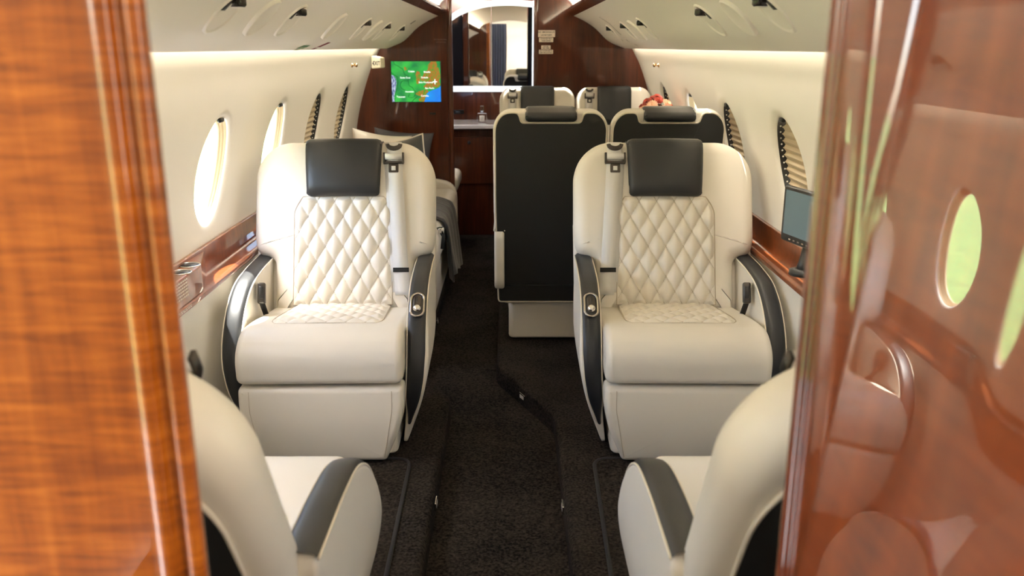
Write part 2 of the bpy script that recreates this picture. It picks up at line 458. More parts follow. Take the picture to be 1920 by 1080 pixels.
profR = [(.36, XR+.0105), (.40, XR+.0073), (.44, XR+.0041), (.465, XR+.0021), (.480, XR+.0010), (.490, XR+.0004), (.50, XR+.0001), (.515, XR), (.60, XR), (.66, XR), (.680, XR), (.685, XR), (.690, XR), (.695, XR), (.700, XR-.001), (.704, XR-.004), (.710, XR-.011), (.720, XR-.0125), (.748, XR-.012), (.768, XR-.012)] + bead(.782, XR-.011, .011, 1) + [(.796, XR-.004), (.801, XR+.008)]
def lean(z):     # the veneer bows: steeper below eye level, as its reflections show
    zz, acc, st = -.15, 0., .01
    e = lambda q: .055 if q > .05 else (.055+.060*(.05-q)/.21 if q > -.16 else (.115 if q > -.5 else 0.))
    n = int(abs(z-zz)/st)+1; d = (z-zz)/n
    for k in range(n): acc += e(zz+d*(k+.5))*d
    return acc
mb = MB(); pk = profR
def fpr(u, v):
    y, x = pk[round(u*(len(pk)-1))]; z = AZ-.01+1.80*v
    return Vector((x+lean(z)*smooth01((.706-y)/.02), y, z))
mb.grid(fpr, len(pk)-1, 90)
o = mb.build('wall_passage_right', M['wood_dim']); o['kind'] = 'structure'
md = o.modifiers.new('thick', 'SOLIDIFY'); md.thickness = .03; md.offset = -1

# galley behind the camera: plain cream box with a lit ceiling, so the mirror and gloss have a real room to see
mb = MB()
mb.box((0, -1.35, -.45), (2.2, .05, 1.9)); tag(mb.build('wall_galley', M['wall']), kind='structure')
mb = MB(); mb.box((-1.05, -.5, -.45), (.05, 1.72, 1.9)); tag(mb.build('wall_galley_left', M['wall']), kind='structure')
mb = MB(); mb.box((1.05, -.5, -.45), (.05, 1.72, 1.9)); tag(mb.build('wall_galley_right', M['wall']), kind='structure')
mb = MB(); mb.box((0, -.28, .47), (2.2, 2.2, .04)); tag(mb.build('ceiling_galley', M['ceil']), kind='structure')
mb = MB(); mb.box((.69, .355, -.45), (.70, .03, 1.85)); tag(mb.build('wall_galley_closet_right', M['wood']), kind='structure')

# ------------------------------------------------------------------ windows
def window(i, sg, yc, shaded):
    P = lambda y, z, d: Vector((CX+sg*(wallw(z)+d), y, z))
    n = 48
    mb = MB(); v = [P(yc, WZ, .041)]+[P(yc+(WA)*math.cos(2*PI*j/n), WZ+WB*math.sin(2*PI*j/n), .041) for j in range(n)]
    mb.add(v, [(0, j+1, (j+1) % n+1) for j in range(n)])
    w = mb.build('window_%d' % i, M['pane']); w['kind'] = 'structure'
    mb = MB(); ring = [(.0, .013), (-.003, .014), (-.003, .027), (-.012, .028), (-.012, .040)]
    if not shaded: ring = [(.0, .013), (-.002, .014), (-.002, .022), (-.007, .023), (-.007, .030), (-.012, .031), (-.012, .040)]
    v = []; f = []; m = len(ring)
    for j in range(n):
        c, s = math.cos(2*PI*j/n), math.sin(2*PI*j/n)
        for da, d in ring: v.append(P(yc+(WA+da)*c, WZ+(WB+da)*s, d))
    for j in range(n):
        for k in range(m-1): f.append((j*m+k, ((j+1) % n)*m+k, ((j+1) % n)*m+k+1, j*m+k+1))
    mb.add(v, f)
    mb.build('window_frame', M['sunlit_ring'] if not shaded else M['gasket'], w, label='inner ring with golden sunlight in its colour' if not shaded else 'black shade track')
    if shaded:
        mb = MB(); nz = 112; ny = 10
        def fn(u, t):
            z = WZ+(WB-.006)*(2*t-1)*.999; hw = (WA-.006)*math.sqrt(max(0, 1-((z-WZ)/(WB-.004))**2))
            k = (z/.024) % 1; tri = abs(k-.5)*2
            return P(yc+hw*(2*u-1), z, .026+.008*tri)
        mb.grid(fn, ny, nz); mb.build('pleated_shade', M['shade'], w, smooth=False)
        # bead row of pleat ends in the track
        mb = MB()
        for k in range(14):
            z = WZ+WB*.86*(1-2*(k+.5)/14); hw = (WA-.010)*math.sqrt(1-((z-WZ)/WB)**2)
            mb.lathe([(.0005, -.003), (.0028, -.0015), (.0028, .0015), (.0005, .003)], P(yc+hw, z, .022), 6)
        mb.build('pleat_beads', M['white'], w, label='row of pale pleat beads')
    mb = MB(); mb.box(P(yc+.020, WZ+WB-.010, .016), (.014, .040, .016), .006, 3)
    mb.build('shade_handle', M['dark'], w)
    return w
for k, yc in enumerate(WIN_Y): window(k+1, -1, yc, k >= 4)
for k, yc in enumerate(WIN_Y): window(k+7, 1, yc, k in (1, 2, 3, 5))

# ------------------------------------------------------------------ side ledges
def ledge(sg, name, label, console_y, cups):
    root = empty(name, (CX+sg*.93, Y0, -.710)); tag(root, label, 'ledge')
    X = lambda d: sg*(d-.93)      # d: distance from the centre line, local x
    L = YB-Y0-.01
    mb = MB(); pr = rounded([(.966, .085), (.966, -.01), (.878, -.01), (.878, -.026), (.990, -.026), (.990, .085)], .002, 2)
    d0 = .892 if sg < 0 else .907
    pr = [(.952, .093, .004), (.952, .004, .012), (d0+.010, .004, .004), (d0, -.003, .003), (d0, -.018, .003), (.995, -.018), (.995, .093)]
    mb.slab(rounded(pr, .001, 3), L, .001, .001, 1, fn=lambda a, b, h: (X(a), .003+h, b))
    mb.build('ledge_shelf', M['ledge'], root, wn=True)
    mb = MB()
    y2, y1 = console_y[1]-Y0, console_y[0]-Y0
    mb.slab(rounded([(.990, .004), (.990, y2), (.955, y2-.02), (d0+.003, y1), (d0+.003, .004)], .003, 3), .078, .006, .001, 3, fn=lambda a, b, h: (X(a), b, .004+h))
    con = mb.build('console_box', M['ledge'], root, wn=True)
    for (cy, cx, r) in cups:
        mb = MB(); mb.lathe([(r, 0), (r, .0015), (r*.95, .003), (r*.90, .002), (r*.88, .0003)], (X(cx), cy-Y0, .082), 32)
        h = mb.build('cup_holder', M['silver'], con, label='round metal rimmed cup holder')
        mb = MB(); mb.lathe([(r*.885, .0003), (r*.88, .0012)], (X(cx), cy-Y0, .082), 32)
        mb.build('cup_well', M['dark'], con)
    return root, con, X
lr, lc, lX = ledge(-1, 'side_ledge', 'glossy brown wooden ledge under the sunlit oval windows, with two cup holders', (2.47, 2.69), [(2.47, .930, .033), (2.385, .922, .030)])
rr_, rc, rX = ledge(1, 'side_ledge', 'glossy brown wooden ledge under the shaded windows, behind the tilting monitor', (2.31, 2.52), [(2.10, .93, .033)])
def placard_lines(name, parent, fn, rows, w, h, mat, ink, cols=26, wordy=True, label=None):
    mb = MB(); rnd = random.Random(hash(name) % 1000 if False else len(name)*7+rows)
    for r_ in range(rows):
        y = h/2-(r_+.5)*h/rows; x = -w/2
        while x < w/2-.001:
            ww = rnd.uniform(.02, .07)*w*2; x2 = min(w/2, x+ww)
            hh = h/rows*.26
            mb.add([fn(x, y-hh), fn(x2, y-hh), fn(x2, y+hh), fn(x, y+hh)], [(0, 1, 2, 3)]); x = x2+w*.03
    return mb.build(name, ink, parent, smooth=False, label=label)
placard_lines('instruction_lettering', lc, lambda x, y: (lX(.8942), 1.50+x, .050+y*1.0), 6, .105, .055, None, M['placard'], label='fine pale printed instructions')
placard_lines('instruction_lettering', rc, lambda x, y: (rX(.9092), 1.455-x, .046+y), 6, .085, .058, None, M['placard'], label='fine pale printed instructions')
placard_lines('lip_lettering', lr, lambda x, y: (lX(.8915), 1.50+x, -.0085+y), 2, .12, .009, None, M['placard'], label='fine pale printed line on the lip')

# ------------------------------------------------------------------ seats
def make_seat(sg, p, label, group=None):
    """sg=+1: aisle side at local +x. Faces local -y; origin on the platform under the cushion front."""
    root = empty('aircraft_seat'); tag(root, label, 'seat', group)
    tilt = R(p['tilt']); ct, st = math.cos(tilt), math.sin(tilt)
    y0, z0, T = p['yj'], p['zj'], p['thick']
    B = lambda x, s, h: (sg*x, y0+s*st-h*ct+0*z0, z0+s*ct+h*st)     # back frame: s up the back, h toward the sitter
    def part(mb, name, mat, parent=root, **k):
        return mb.build(name, mat, parent, **k)
    W, Wl, S, st0 = p['W'], p['Wl'], p['S'], p['step']
    # base under the cushion
    mb = MB(); mb.slab(rounded([(-p['cw']+.03, .06), (p['cw']-.03, .06), (p['cw']-.03, p['yj']+(.08 if p['quilt'] else .01)), (-p['cw']+.03, p['yj']+(.08 if p['quilt'] else .01))], .03), .25, .02, .01, 3,
                       fn=lambda x, y, h: (sg*x, y, .012+h))
    part(mb, 'seat_base', M['cream'], wn=True)
    # leg rest
    lw = p['cw']; lb = p['lb']
    mb = MB(); mb.slab(rounded([(-lb, .012, .012), (lb, .012, .012), (lw-.014, .125, .07), (lw, .19, .04), (lw, .262, .02), (-lw, .262, .02), (-lw, .19, .04), (-lw+.014, .125, .07)], .02, 6), .075, .02, .006, 5,
                       rings=7, fn=lambda x, z, h: (sg*x, .085-h-.012*math.sin(min(1, z/.26)*PI), z))
    lr_ = part(mb, 'leg_rest', M['cream'], wn=True)
    for e in (-1, 1):
        if not p['quilt']: break
        mb = MB(); mb.tube([(sg*e*(lw-.036-max(0, .19-z)*.18), .0095-.012*math.sin(min(1, z/.26)*PI), z) for z in [.030+.022*k for k in range(11)]], .0009, 5)
        part(mb, 'leg_rest_seam', M['stitch'], lr_)
    # cushion: rounded block, front edge softly rolled, seat dips to the rear
    mb = MB(); cw = p['cw']
    def prof(y):       # closed side profile in (y,z)
        return y
    side = rounded([(0, .272, .025), (-.004, .372, .06), (.075, .430, .10), (.20, .418, .1), (p['yj']+.03, p['zj']-.003, .02), (p['yj']+.03, .272, .02)], .02, 7)
    mb.slab(side, 2*cw, .024, .024, 6, fn=lambda y, z, h: (sg*(h-cw), y, z + .006*math.cos((h/cw-1)*PI/2)*(1 if z > .35 else 0)))
    part(mb, 'seat_cushion', M['cream'], wn=True)
    def quilt_h(x, s, a, b):
        u = x/a+s/b; v = x/a-s/b
        return math.sqrt(abs(math.sin(PI*u)*math.sin(PI*v)))
    if p['quilt']:
        q0, q1 = p.get('q0', .150), p['yj']+.005
        def zc(y): return interp([(0, .40), (.075, .416), (.12, .4165), (.16, .4155), (.20, .4125), (.26, .4055), (p['yj']+.03, p['zj']-.003)], y)+.0045
        mb = MB()
        def fq(u, t):
            y = q0+(q1-q0)*t; hw = (.178-.012*t)*(1-.10*(1-smooth01(t/.12)))
            x = (2*u-1)*hw
            e = min(1, min((1-abs(2*u-1))*hw, (t)*(q1-q0)+.001)/.02)
            return (sg*x, y, zc(y)-.001+.012*quilt_h(x, y, .062, .078)*e+.006*math.cos(x/cw*PI/2))
        mb.grid(fq, 90, 70); qs_ = part(mb, 'quilted_seat_panel', M['cream'])
        def stitches(fn, wfun, s0, s1, a, b, so, name, par):
            mb = MB(); k = int((.2/a+(s1-s0)/b))+2
            for fam in (1, -1):
                for i in range(-12, 26):
                    pts = []
                    for j in range(61):
                        s_ = s0+(s1-s0)*j/60; x_ = (i-fam*(s_-so)/b)*a
                        if abs(x_) < wfun(s_)-.002: pts.append(fn(x_, s_))
                        elif pts: break
                    if len(pts) > 2: mb.tube(pts, .0010, 4, cap=False)
            return part(mb, name, M['stitch'], par)
        hwq = lambda y: (.178-.012*(y-q0)/(q1-q0))*(1-.10*(1-smooth01((y-q0)/(q1-q0)/.12)))
        pz = lambda x, y: Vector((sg*x, y, zc(y)-.0006+.006*math.cos(x/cw*PI/2)))
        stitches(pz, hwq, q0+.004, q1, .062, .078, 0, 'stitching', qs_)
        ed = [pz(hwq(q0+(q1-q0)*k/12)+.001, q0+(q1-q0)*k/12) for k in range(13)][::-1]+[pz(-hwq(q0+(q1-q0)*k/12)-.001, q0+(q1-q0)*k/12) for k in range(13)]
        mb = MB(); mb.tube(ed, .0018, 6); part(mb, 'panel_seam', M['stitch'], qs_)
    # back shell
    rc_ = p['rc']
    out = [(-Wl, -.02, .015), (Wl, -.02, .015), (Wl, st0-.02, .02), (W-.012, st0, .03), (W, st0+.05, .03)]
    top = [(W-rc_*(1-math.cos(k/18*PI/2)), S-p["ry"]*(1-math.sin(k/18*PI/2))) for k in range(19)]
    out += [(a, b, .001) for a, b in top]+[(-a, b, .001) for a, b in reversed(top)]
    out += [(-W, st0+.05, .03), (-W+.012, st0, .03), (-Wl, st0-.02, .02)]
    O = rounded(out, .02, 5)
    mb = MB()
    def bend(x, s, h):
        hh = h-T
        # soft pillow: the face swells a little between the sides
        if h > T*.5: hh += .012*math.cos(min(1, abs(x)/W)*PI/2)
        return B(x, s, hh)
    mb.slab(O, T, p['rf'], p['rb'], 6, fn=bend, rings=8)
    part(mb, 'backrest', M['cream'], wn=True)
    # lower rear skirt of the back shell
    if p.get('skirt'):
        mb = MB(); mb.slab(rounded([(-W+.03, p['skirt'], .03), (W-.03, p['skirt'], .03), (W-.006, p['skirt']+.10, .03), (W, st0+.12, .01), (-W, st0+.12, .01), (-W+.006, p['skirt']+.10, .03)], .01), T*.55, .01, p['rb']*.6, 4, fn=lambda x, s, h: B(x, s, h-T))
        part(mb, 'back_skirt', M['cream'], wn=True)
    hx, hs0, hs1 = p['hx'], p['hs0'], S
    # dark rear panel with a notch round the headrest
    lo = p.get('skirt', -.02)+.012; g = p['rim']; nw = hx+.018
    lo_w = W-g-.01
    po = [(-lo_w, lo, .015), (lo_w, lo, .015)]+[(W-g, st0+.1, .05)]
    kr = 1.25 if p['quilt'] else .9
    tp = [(W-g-(rc_*kr*.9)*(1-math.cos(k/18*PI/2)), S-g*.75-(p['ry']*kr)*(1-math.sin(k/18*PI/2))) for k in range(19)]
    po += [(a, b, .001) for a, b in tp if a > nw+.015]+[(nw+.01, S-g*.75, .02), (nw-.002, S-.046, .012), (-nw+.002, S-.046, .012), (-nw-.01, S-g*.75, .02)]
    po += [(-a, b, .001) for a, b in reversed(tp) if a > nw+.015]+[(-W+g, st0+.1, .05)]
    PO = rounded(po, .01, 5)
    mb = MB(); mb.slab(PO, .010, .002, .005, 3, rings=4, fn=lambda x, s, h: B(x, s, -T-.006+h))
    rp = part(mb, 'rear_panel', M['blackpanel'], wn=True, label='black rear panel with a notch under the headrest')
    mb = MB(); mb.tube([B(x, s, -T-.004) for x, s in PO], .0038, 6, closed=True)
    part(mb, 'rear_piping', M['piping'], rp)
    if p.get('seam'):
        mb = MB(); mb.tube([B(-Wl, p['seam'], -T-.007), B(Wl, p['seam'], -T-.007)], .0025, 6); part(mb, 'rear_seam', M['black'], rp)
    # quilted back panel
    if p['quilt']:
        qs1, qs0, qw = S-p['qtop'], .012, .173
        mb = MB()
        def fb(u, t):
            s = qs0+(qs1-qs0)*t
            hw = qw
            k = (s-(qs1-.062))/.062
            if k > 0: hw = qw-.030*(k**1.6)
            x = (2*u-1)*hw
            e = smooth01(min((1-abs(2*u-1))*hw, (1-t)*(qs1-qs0), t*(qs1-qs0))/.018)
            h = .012*math.cos(min(1, abs(x)/W)*PI/2)+-.0005+.018*quilt_h(x, s-.004, .062, .107)*(.15+.85*e)
            return B(x, s, h)
        mb.grid(fb, 110, 130); qp = part(mb, 'quilted_back_panel', M['cream'])
        mb = MB()
        pts = [B(-qw, qs0, .011)]
        edge = [(qw, qs0)]+[(qw-.030*((k/6)**1.6), qs1-.062+.062*k/6) for k in range(7)]
        full = edge+[(-a, b) for a, b in reversed(edge)]
        mb.tube([B(a, b, .012*math.cos(a/W*PI/2)+.0005) for a, b in full], .0022, 6, closed=True)
        part(mb, 'panel_seam', M['stitch'], qp)
        stitches(lambda x, s: B(x, s, .012*math.cos(min(1, abs(x)/W)*PI/2)+.0012), lambda s: qw-(.030*(max(0, (s-(qs1-.062))/.062)**1.6)), qs0+.004, qs1-.002, .062, .107, .004, 'stitching', qp)
    # headrest: pad that folds over the top of the back
    mb = MB()
    loop = [(-T-.008, S-.040), (-T-.026, S-.037), (-T-.032, S-.018), (-T-.022, S-.002), (-T*.6, S+.008), (-.02, S+.008), (.022, S+.000), (.036, S-.03), (.043, hs0+(S-hs0)*.45), (.040, hs0+.03), (.026, hs0+.004), (.008, hs0), (.004, hs0+.03), (.002, S-.03), (-.02, S-.012), (-T+.01, S-.012), (-T, S-.03)]
    LP = [Vector((a, b)) for a, b in rounded([(a, b, .03) for a, b in loop], .02, 3)]
    cen = Vector((sum(q.x for q in LP)/len(LP), sum(q.y for q in LP)/len(LP)))
    xs = [-1+2*k/22 for k in range(23)]
    v = []; n = len(LP)
    for t in [-1, -.985, -.95, -.88]+[-.75+1.5*k/10 for k in range(11)]+[.88, .95, .985, 1]:
        a = abs(t); ins = .016*(1-math.sqrt(max(0, 1-max(0, (a-.86)/.14)**2)))
        for i, q in enumerate(LP):
            tg = LP[(i+1) % n]-LP[i-1]; nr = Vector((tg.y, -tg.x)); nr = nr.normalized() if nr.length else nr
            ar = 1
            w = q + nr*ins
            wid = hx*(1.0-.05*smooth01((S-q.y)/(S-hs0))*(1 if q.x > 0 else 0)) if p['quilt'] else hx
            hh = w.x+(.010*math.cos(t*PI/2) if q.x > .0 else 0)
            v.append(B(t*wid, w.y, hh))
    k = 19; f = []
    for i in range(k-1):
        for j in range(n): f.append((i*n+j, i*n+(j+1) % n, (i+1)*n+(j+1) % n, (i+1)*n+j))
    f += [tuple(range(n)), tuple((k-1)*n+j for j in range(n))]
    mb.add(v, f); part(mb, 'headrest', M['black'], label='black leather headrest pad')
    # arms
    ap = p['arm']; ax, at = p['ax'], p['at']
    o = rounded(ap['out'], .03, 6)
    def armx(side, h, z):     # tuck under toward the floor on the outside
        t = max(0, 1-z/.34); x = ax-at/2+h
        return side*(x-p['tuck']*t**1.6*(h/at*.6+.4))
    bulge = p['bulge']
    for side in (1, -1):
        mb = MB(); n_ = 0
        mb.slab(o, at, .012, .010, 4, rings=7, fn=lambda y, z, h: (sg*armx(side, h+(bulge*math.sin(min(1, max(0, (z-.02)/.5))*PI) if h > at*.6 and side > 0 else 0), z), y, z))
        am = part(mb, 'armrest', M['cream'], wn=True)
        band = catmull(ap['band'], 7); mb = MB(); sec = []; nb = len(band)
        for i, q in enumerate(band):
            tg = (band[min(i+1, nb-1)]-band[max(i-1, 0)]); tg.normalize(); nr = Vector((-tg.y, tg.x))
            wv = at*1.06*(1-.62*smooth01((i/(nb-1)-.80)/.2))
            for j in range(9):
                a = -1+2*j/8; bl = .011*math.sqrt(max(0, 1-abs(a)**2.6))
                pt = q-nr*(-.0)+nr*(bl-.0015)*-1*ap.get('dir', 1)
                sec.append((sg*armx(side, at/2+a*wv/2, pt.y), pt.x, pt.y))
        f = []
        for i in range(nb-1):
            for j in range(8): f.append((i*9+j, i*9+j+1, (i+1)*9+j+1, (i+1)*9+j))
        mb.add(sec, f); part(mb, 'armrest_pad', M['black'], am, label='black leather top pad')
        mb = MB()
        for e in (0, 8): mb.tube([sec[i*9+e] for i in range(nb)], .0028, 6)
        part(mb, 'armrest_piping', M['piping'], am)
        if side == 1 and p['lever']:
            # recline lever let into the aisle-side pad
            i0 = min(range(nb), key=lambda i: (band[i]-Vector(p['lever'])).length)
            tg = (band[i0+2]-band[i0-2]).normalized(); q = band[i0]
            ox = Vector((sg*1, 0, 0)); oy = Vector((0, -tg.x, -tg.y)); oz = Vector((0, tg.y, -tg.x)) * (1)
            cc = Vector((sg*armx(1, at/2, q.y), q.x, q.y))+oz*.0115
            cap = lambda rx, ry, n=28: [(rx*math.cos(2*PI*j/n), (ry-rx)*(1 if math.sin(2*PI*j/n) > 0 else -1)+rx*math.sin(2*PI*j/n)) for j in range(n)]
            mb = MB(); mb.tube([cc+ox*a+oy*b for a, b in cap(.0205, .044)], .0042, 8, closed=True)
            rg = part(mb, 'lever_ring', M['chrome'], root, label='oval chrome recline lever surround')
            mb = MB(); mb.slab(cap(.0185, .042), .003, .001, .0005, 1, fn=lambda a, b, h: cc+ox*a+oy*b+oz*(h-.002)); part(mb, 'lever_recess', M['dark'], rg)
            mb = MB(); mb.slab(cap(.013, .026), .009, .004, .001, 3, fn=lambda a, b, h: cc+ox*a+oy*(b+.006)+oz*(h)); part(mb, 'lever_plate', M['gun'], rg)
            mb = MB(); mb.slab(cap(.0028, .012), .002, .0005, .0005, 1, fn=lambda a, b, h: cc+ox*a+oy*(b+.014)+oz*(h+.0085)); part(mb, 'lever_slot', M['dark'], rg)
            mb = MB(); mb.lathe([(.001, .014), (.008, .0125), (.0125, .007), (.0135, 0), (.012, -.004)], cc-oy*.019+oz*.004, 16, Matrix((ox, oy, oz)).transposed() if sg > 0 else Matrix((-ox, oy, oz)).transposed()); part(mb, 'lever_knob', M['silver'], rg)
    # shoulder belt
    bx = p['belt']
    if bx:
        xt, xb = bx
        stop = S-.006
        mb = MB(); bw = .026 if p['quilt'] else .022; nn = 30; v = []
        face = lambda x: .012*math.cos(min(1, abs(x)/W)*PI/2)
        for i in range(nn+1):
            t = i/nn; s = stop-(stop-.045)*t; x = xt+(xb-xt)*t
            h = face(x)+.006+.012*math.sin(t*PI)
            if s > S-.05: h -= .025*((s-(S-.05))/.05)**2
            v += [B(x-bw, s, h), B(x+bw, s, h), B(x+bw, s, h-.003), B(x-bw, s, h-.003)]
        f = []
        for i in range(nn):
            for j in range(4): f.append((i*4+j, i*4+(j+1) % 4, (i+1)*4+(j+1) % 4, (i+1)*4+j))
        mb.add(v, f+[(0, 1, 2, 3), (nn*4, nn*4+3, nn*4+2, nn*4+1)])
        if p['quilt']:     # second layer of webbing behind, running a little steeper
            v = []
            for i in range(nn+1):
                t = i/nn; s = S-.075-(S-.075-.055)*t; x = xt-.008+(xb-.012-xt+.008)*t
                h = face(x)+.002+.006*math.sin(t*PI)
                v += [B(x-bw, s, h), B(x+bw*.8, s, h), B(x+bw*.8, s, h-.002), B(x-bw, s, h-.002)]
            mb.add(v, f+[(0, 1, 2, 3), (nn*4, nn*4+3, nn*4+2, nn*4+1)])
        bt = part(mb, 'shoulder_belt', M['belt'])
        h0 = face(xt)+.006; k_ = .8 if not p['quilt'] else 1
        Q = lambda x, s, h: B(xt+x*k_, S+s*k_, h0+h)
        # crescent hook
        mb = MB(); cr = [(.030*math.cos(PI+PI*k/12), -.018+.024*math.sin(PI+PI*k/12)) for k in range(13)]+[(.017*math.cos(2*PI-PI*k/10), -.016+.009*math.sin(2*PI-PI*k/10)) for k in range(11)]
        mb.slab(cr, .010, .002, .001, 2, fn=lambda x, s, h: Q(x, s, h-.004)); part(mb, 'belt_hook', M['gun'], bt)
        # retractor bar with rolled webbing and end brackets
        mb = MB(); mb.tube([Q(-.030, -.064, .006), Q(.030, -.064, .006)], .0125*k_, 12); rl = part(mb, 'belt_roll', M['belt'], bt)
        mb = MB()
        for e in (-1, 1):
            mb.slab(rounded([(e*.030, -.086), (e*.037, -.086), (e*.037, -.050), (e*.030, -.050)], .002, 2), .018, .002, .002, 2, fn=lambda x, s, h: Q(x, s, h-.004))
        mb.slab(rounded([(-.036, -.090), (.036, -.090), (.036, -.081), (-.036, -.081)], .002, 2), .014, .002, .002, 2, fn=lambda x, s, h: Q(x, s, h-.002))
        part(mb, 'belt_guide', M['gun'], bt)
        mb = MB(); mb.slab(rounded([(-.018, -.122), (.018, -.122), (.018, -.090), (-.018, -.090)], .004, 3), .007, .0015, .001, 2, fn=lambda x, s, h: Q(x, s, h+.001)); tn = part(mb, 'belt_tongue', M['gun'], bt)
        mb = MB(); mb.slab(rounded([(-.0075, -.114), (.0075, -.114), (.0075, -.098), (-.0075, -.098)], .001, 2), .003, .001, .001, 1, fn=lambda x, s, h: Q(x, s, h+.0065)); part(mb, 'tongue_slot', M['belt'], bt)
        if p['quilt']:
            t = .84; s = stop-(stop-.045)*t; x = xt+(xb-xt)*t
            mb = MB(); mb.slab(rounded([(-bw-.002, -.008), (bw+.002, -.008), (bw+.002, .008), (-bw-.002, .008)], .002, 2), .006, .001, .001, 1, fn=lambda a, b, h: B(x+a, s+b, face(x)+.006+.012*math.sin(t*PI)-.002+h)); part(mb, 'belt_stop', M['binding'], bt)
    if p['quilt']:
        # buckle receptacle beside the cushion on the window side
        mb = MB(); rm = Matrix.Rotation(R(-18), 3, 'X') @ Matrix.Rotation(R(sg*12), 3, 'Z')
        c0 = Vector((-sg*(ax-at/2-.022), .315, .475))
        mb.box(c0, (.026, .052, .070), .006, 3, rot=rm); bk = part(mb, 'buckle', M['gun'], root, label='gunmetal belt buckle')
        mb = MB(); mb.box(c0+rm @ Vector((0, -.0255, .002)), (.016, .004, .040), .002, 2, rot=rm); part(mb, 'buckle_button', M['dark'], bk)
        mb = MB(); mb.tube([c0+rm @ Vector((0, .0, -.03)), c0+Vector((sg*.002, .03, -.09))], .010, 8, flat=.5); part(mb, 'buckle_stalk', M['binding'], bk)
    return root

CLUB = dict(tilt=20, yj=.470, zj=.374, thick=.135, W=.322, Wl=.246, S=.602, step=.197, cw=.253, lb=.192, quilt=True, rc=.135, ry=.14, rf=.050, rb=.05, rim=.060,
            hx=.135, hs0=.394, qtop=.206, ax=.288, at=.056, tuck=.075, bulge=.012, lever=(.185, .478), belt=(.178, .210), skirt=-.12, seam=-.02,
            arm=dict(out=[(.62, .536, .03), (.42, .531, .1), (.28, .515, .06), (.185, .468, .06), (.115, .385, .06), (.085, .30, .05), (.085, .22, .05), (.105, .14, .03), (.13, .09, .01), (.15, .008, .02), (.56, .008, .04), (.62, .10, .08)],
                     band=[(.62, .535), (.52, .5335), (.42, .530), (.29, .513), (.19, .463), (.12, .385), (.09, .30), (.087, .22), (.105, .145), (.128, .092)]))
PAIR = dict(tilt=8, yj=.488, zj=.40, thick=.072, W=.232, Wl=.215, S=.632, step=.14, cw=.200, lb=.17, quilt=False, rc=.075, ry=.085, rf=.03, rb=.014, rim=.008,
            hx=.103, hs0=.40, qtop=.2, ax=.209, at=.042, tuck=.0, bulge=.0, lever=None, belt=(-.152, -.17), skirt=-.21, seam=-.12,
            arm=dict(out=[(.605, .52, .05), (.30, .52, .1), (.16, .47, .06), (.12, .38, .05), (.12, .30, .05), (.18, .25, .04), (.50, .25, .04), (.615, .27, .04)],
                     band=[(.585, .5195), (.45, .5195), (.30, .517), (.17, .465), (.127, .38), (.122, .31), (.14, .275)]))
s1 = make_seat(1, CLUB, 'cream seat with quilted back facing the camera, beside the sunlit windows')
s1.location = (-.582, 2.41, FZ); s1.rotation_euler = (0, 0, R(1.2))
s2 = make_seat(-1, CLUB, 'cream seat with quilted back facing the camera, in front of the black seat backs')
s2.location = (.540, 2.41, FZ); s2.rotation_euler = (0, 0, R(-.8))
RECL = dict(CLUB, tilt=29, W=.298, Wl=.285, step=.06, S=.642, hs0=.434, qtop=.206, rc=.155, ry=.175, thick=.115, rf=.055, rim=.046, lever=None, q0=.27)
s3 = make_seat(-1, dict(RECL, W=.286, Wl=.274), 'cream seat turned away, cut by the bright orange wood panel, black armrest showing')
s3.location = (-.602, 1.725, FZ); s3.rotation_euler = (0, 0, PI)
s4 = make_seat(1, RECL, 'cream seat turned away, cut by the dark reflective wood panel, black armrest showing')
s4.location = (.554, 1.725, FZ); s4.rotation_euler = (0, 0, PI)
a1 = make_seat(1, PAIR, 'seat with tall black rear panel standing next to the aisle')
a1.location = (.160, 4.10, FZ); a1.rotation_euler = (0, 0, PI)
a2 = copy_tree(a1); a2.location = (.632, 4.10, FZ); a2['label'] = 'seat with black rear panel half hidden behind the quilted seat'
b1 = copy_tree(a1); b1.location = (.162, 4.78, FZ); b1.rotation_euler = (0, 0, 0); b1['label'] = 'rearmost cream seat with black headrest, next to the lavatory doorway'
b2 = copy_tree(a1); b2.location = (.632, 4.78, FZ); b2.rotation_euler = (0, 0, 0); b2['label'] = 'rearmost cream seat with black headrest, next to the cabin wall and flowers'

# ------------------------------------------------------------------ divan, cushions, blanket
dv = empty('divan', (-.645, 4.45, FZ)); tag(dv, 'cream side-facing divan behind the left quilted seat, along the cabin wall', 'sofa')
mb = MB(); mb.box((.01, 0, .12), (.54, 1.92, .22), .02, 3); mb.build('divan_base', M['cream'], dv, wn=True)
for k in range(3):
    mb = MB(); mb.box((.02, -.64+.64*k, .315), (.56, .625, .17), .055, 6); mb.build('seat_cushion', M['cream'], dv, wn=True)
mb = MB(); mb.slab(rounded([(-.29, .02), (.30, .02), (.30, .43, .10), (.10, .46, .06), (-.29, .48, .05)], .02, 6), .06, .02, .02, 4, fn=lambda x, z, h: (x, .955+h, z)); mb.build('armrest', M['cream'], dv, wn=True)
mb = MB(); mb.tube([(.285, -.30, .40), (.312, -.32, .36), (.306, -.34, .30)], .013, 8, flat=.45); db = mb.build('seat_belt', M['binding'], dv)
mb = MB(); mb.box((.300, -.30, .385), (.03, .045, .03), .005, 2); mb.build('belt_buckle', M['silver'], db)

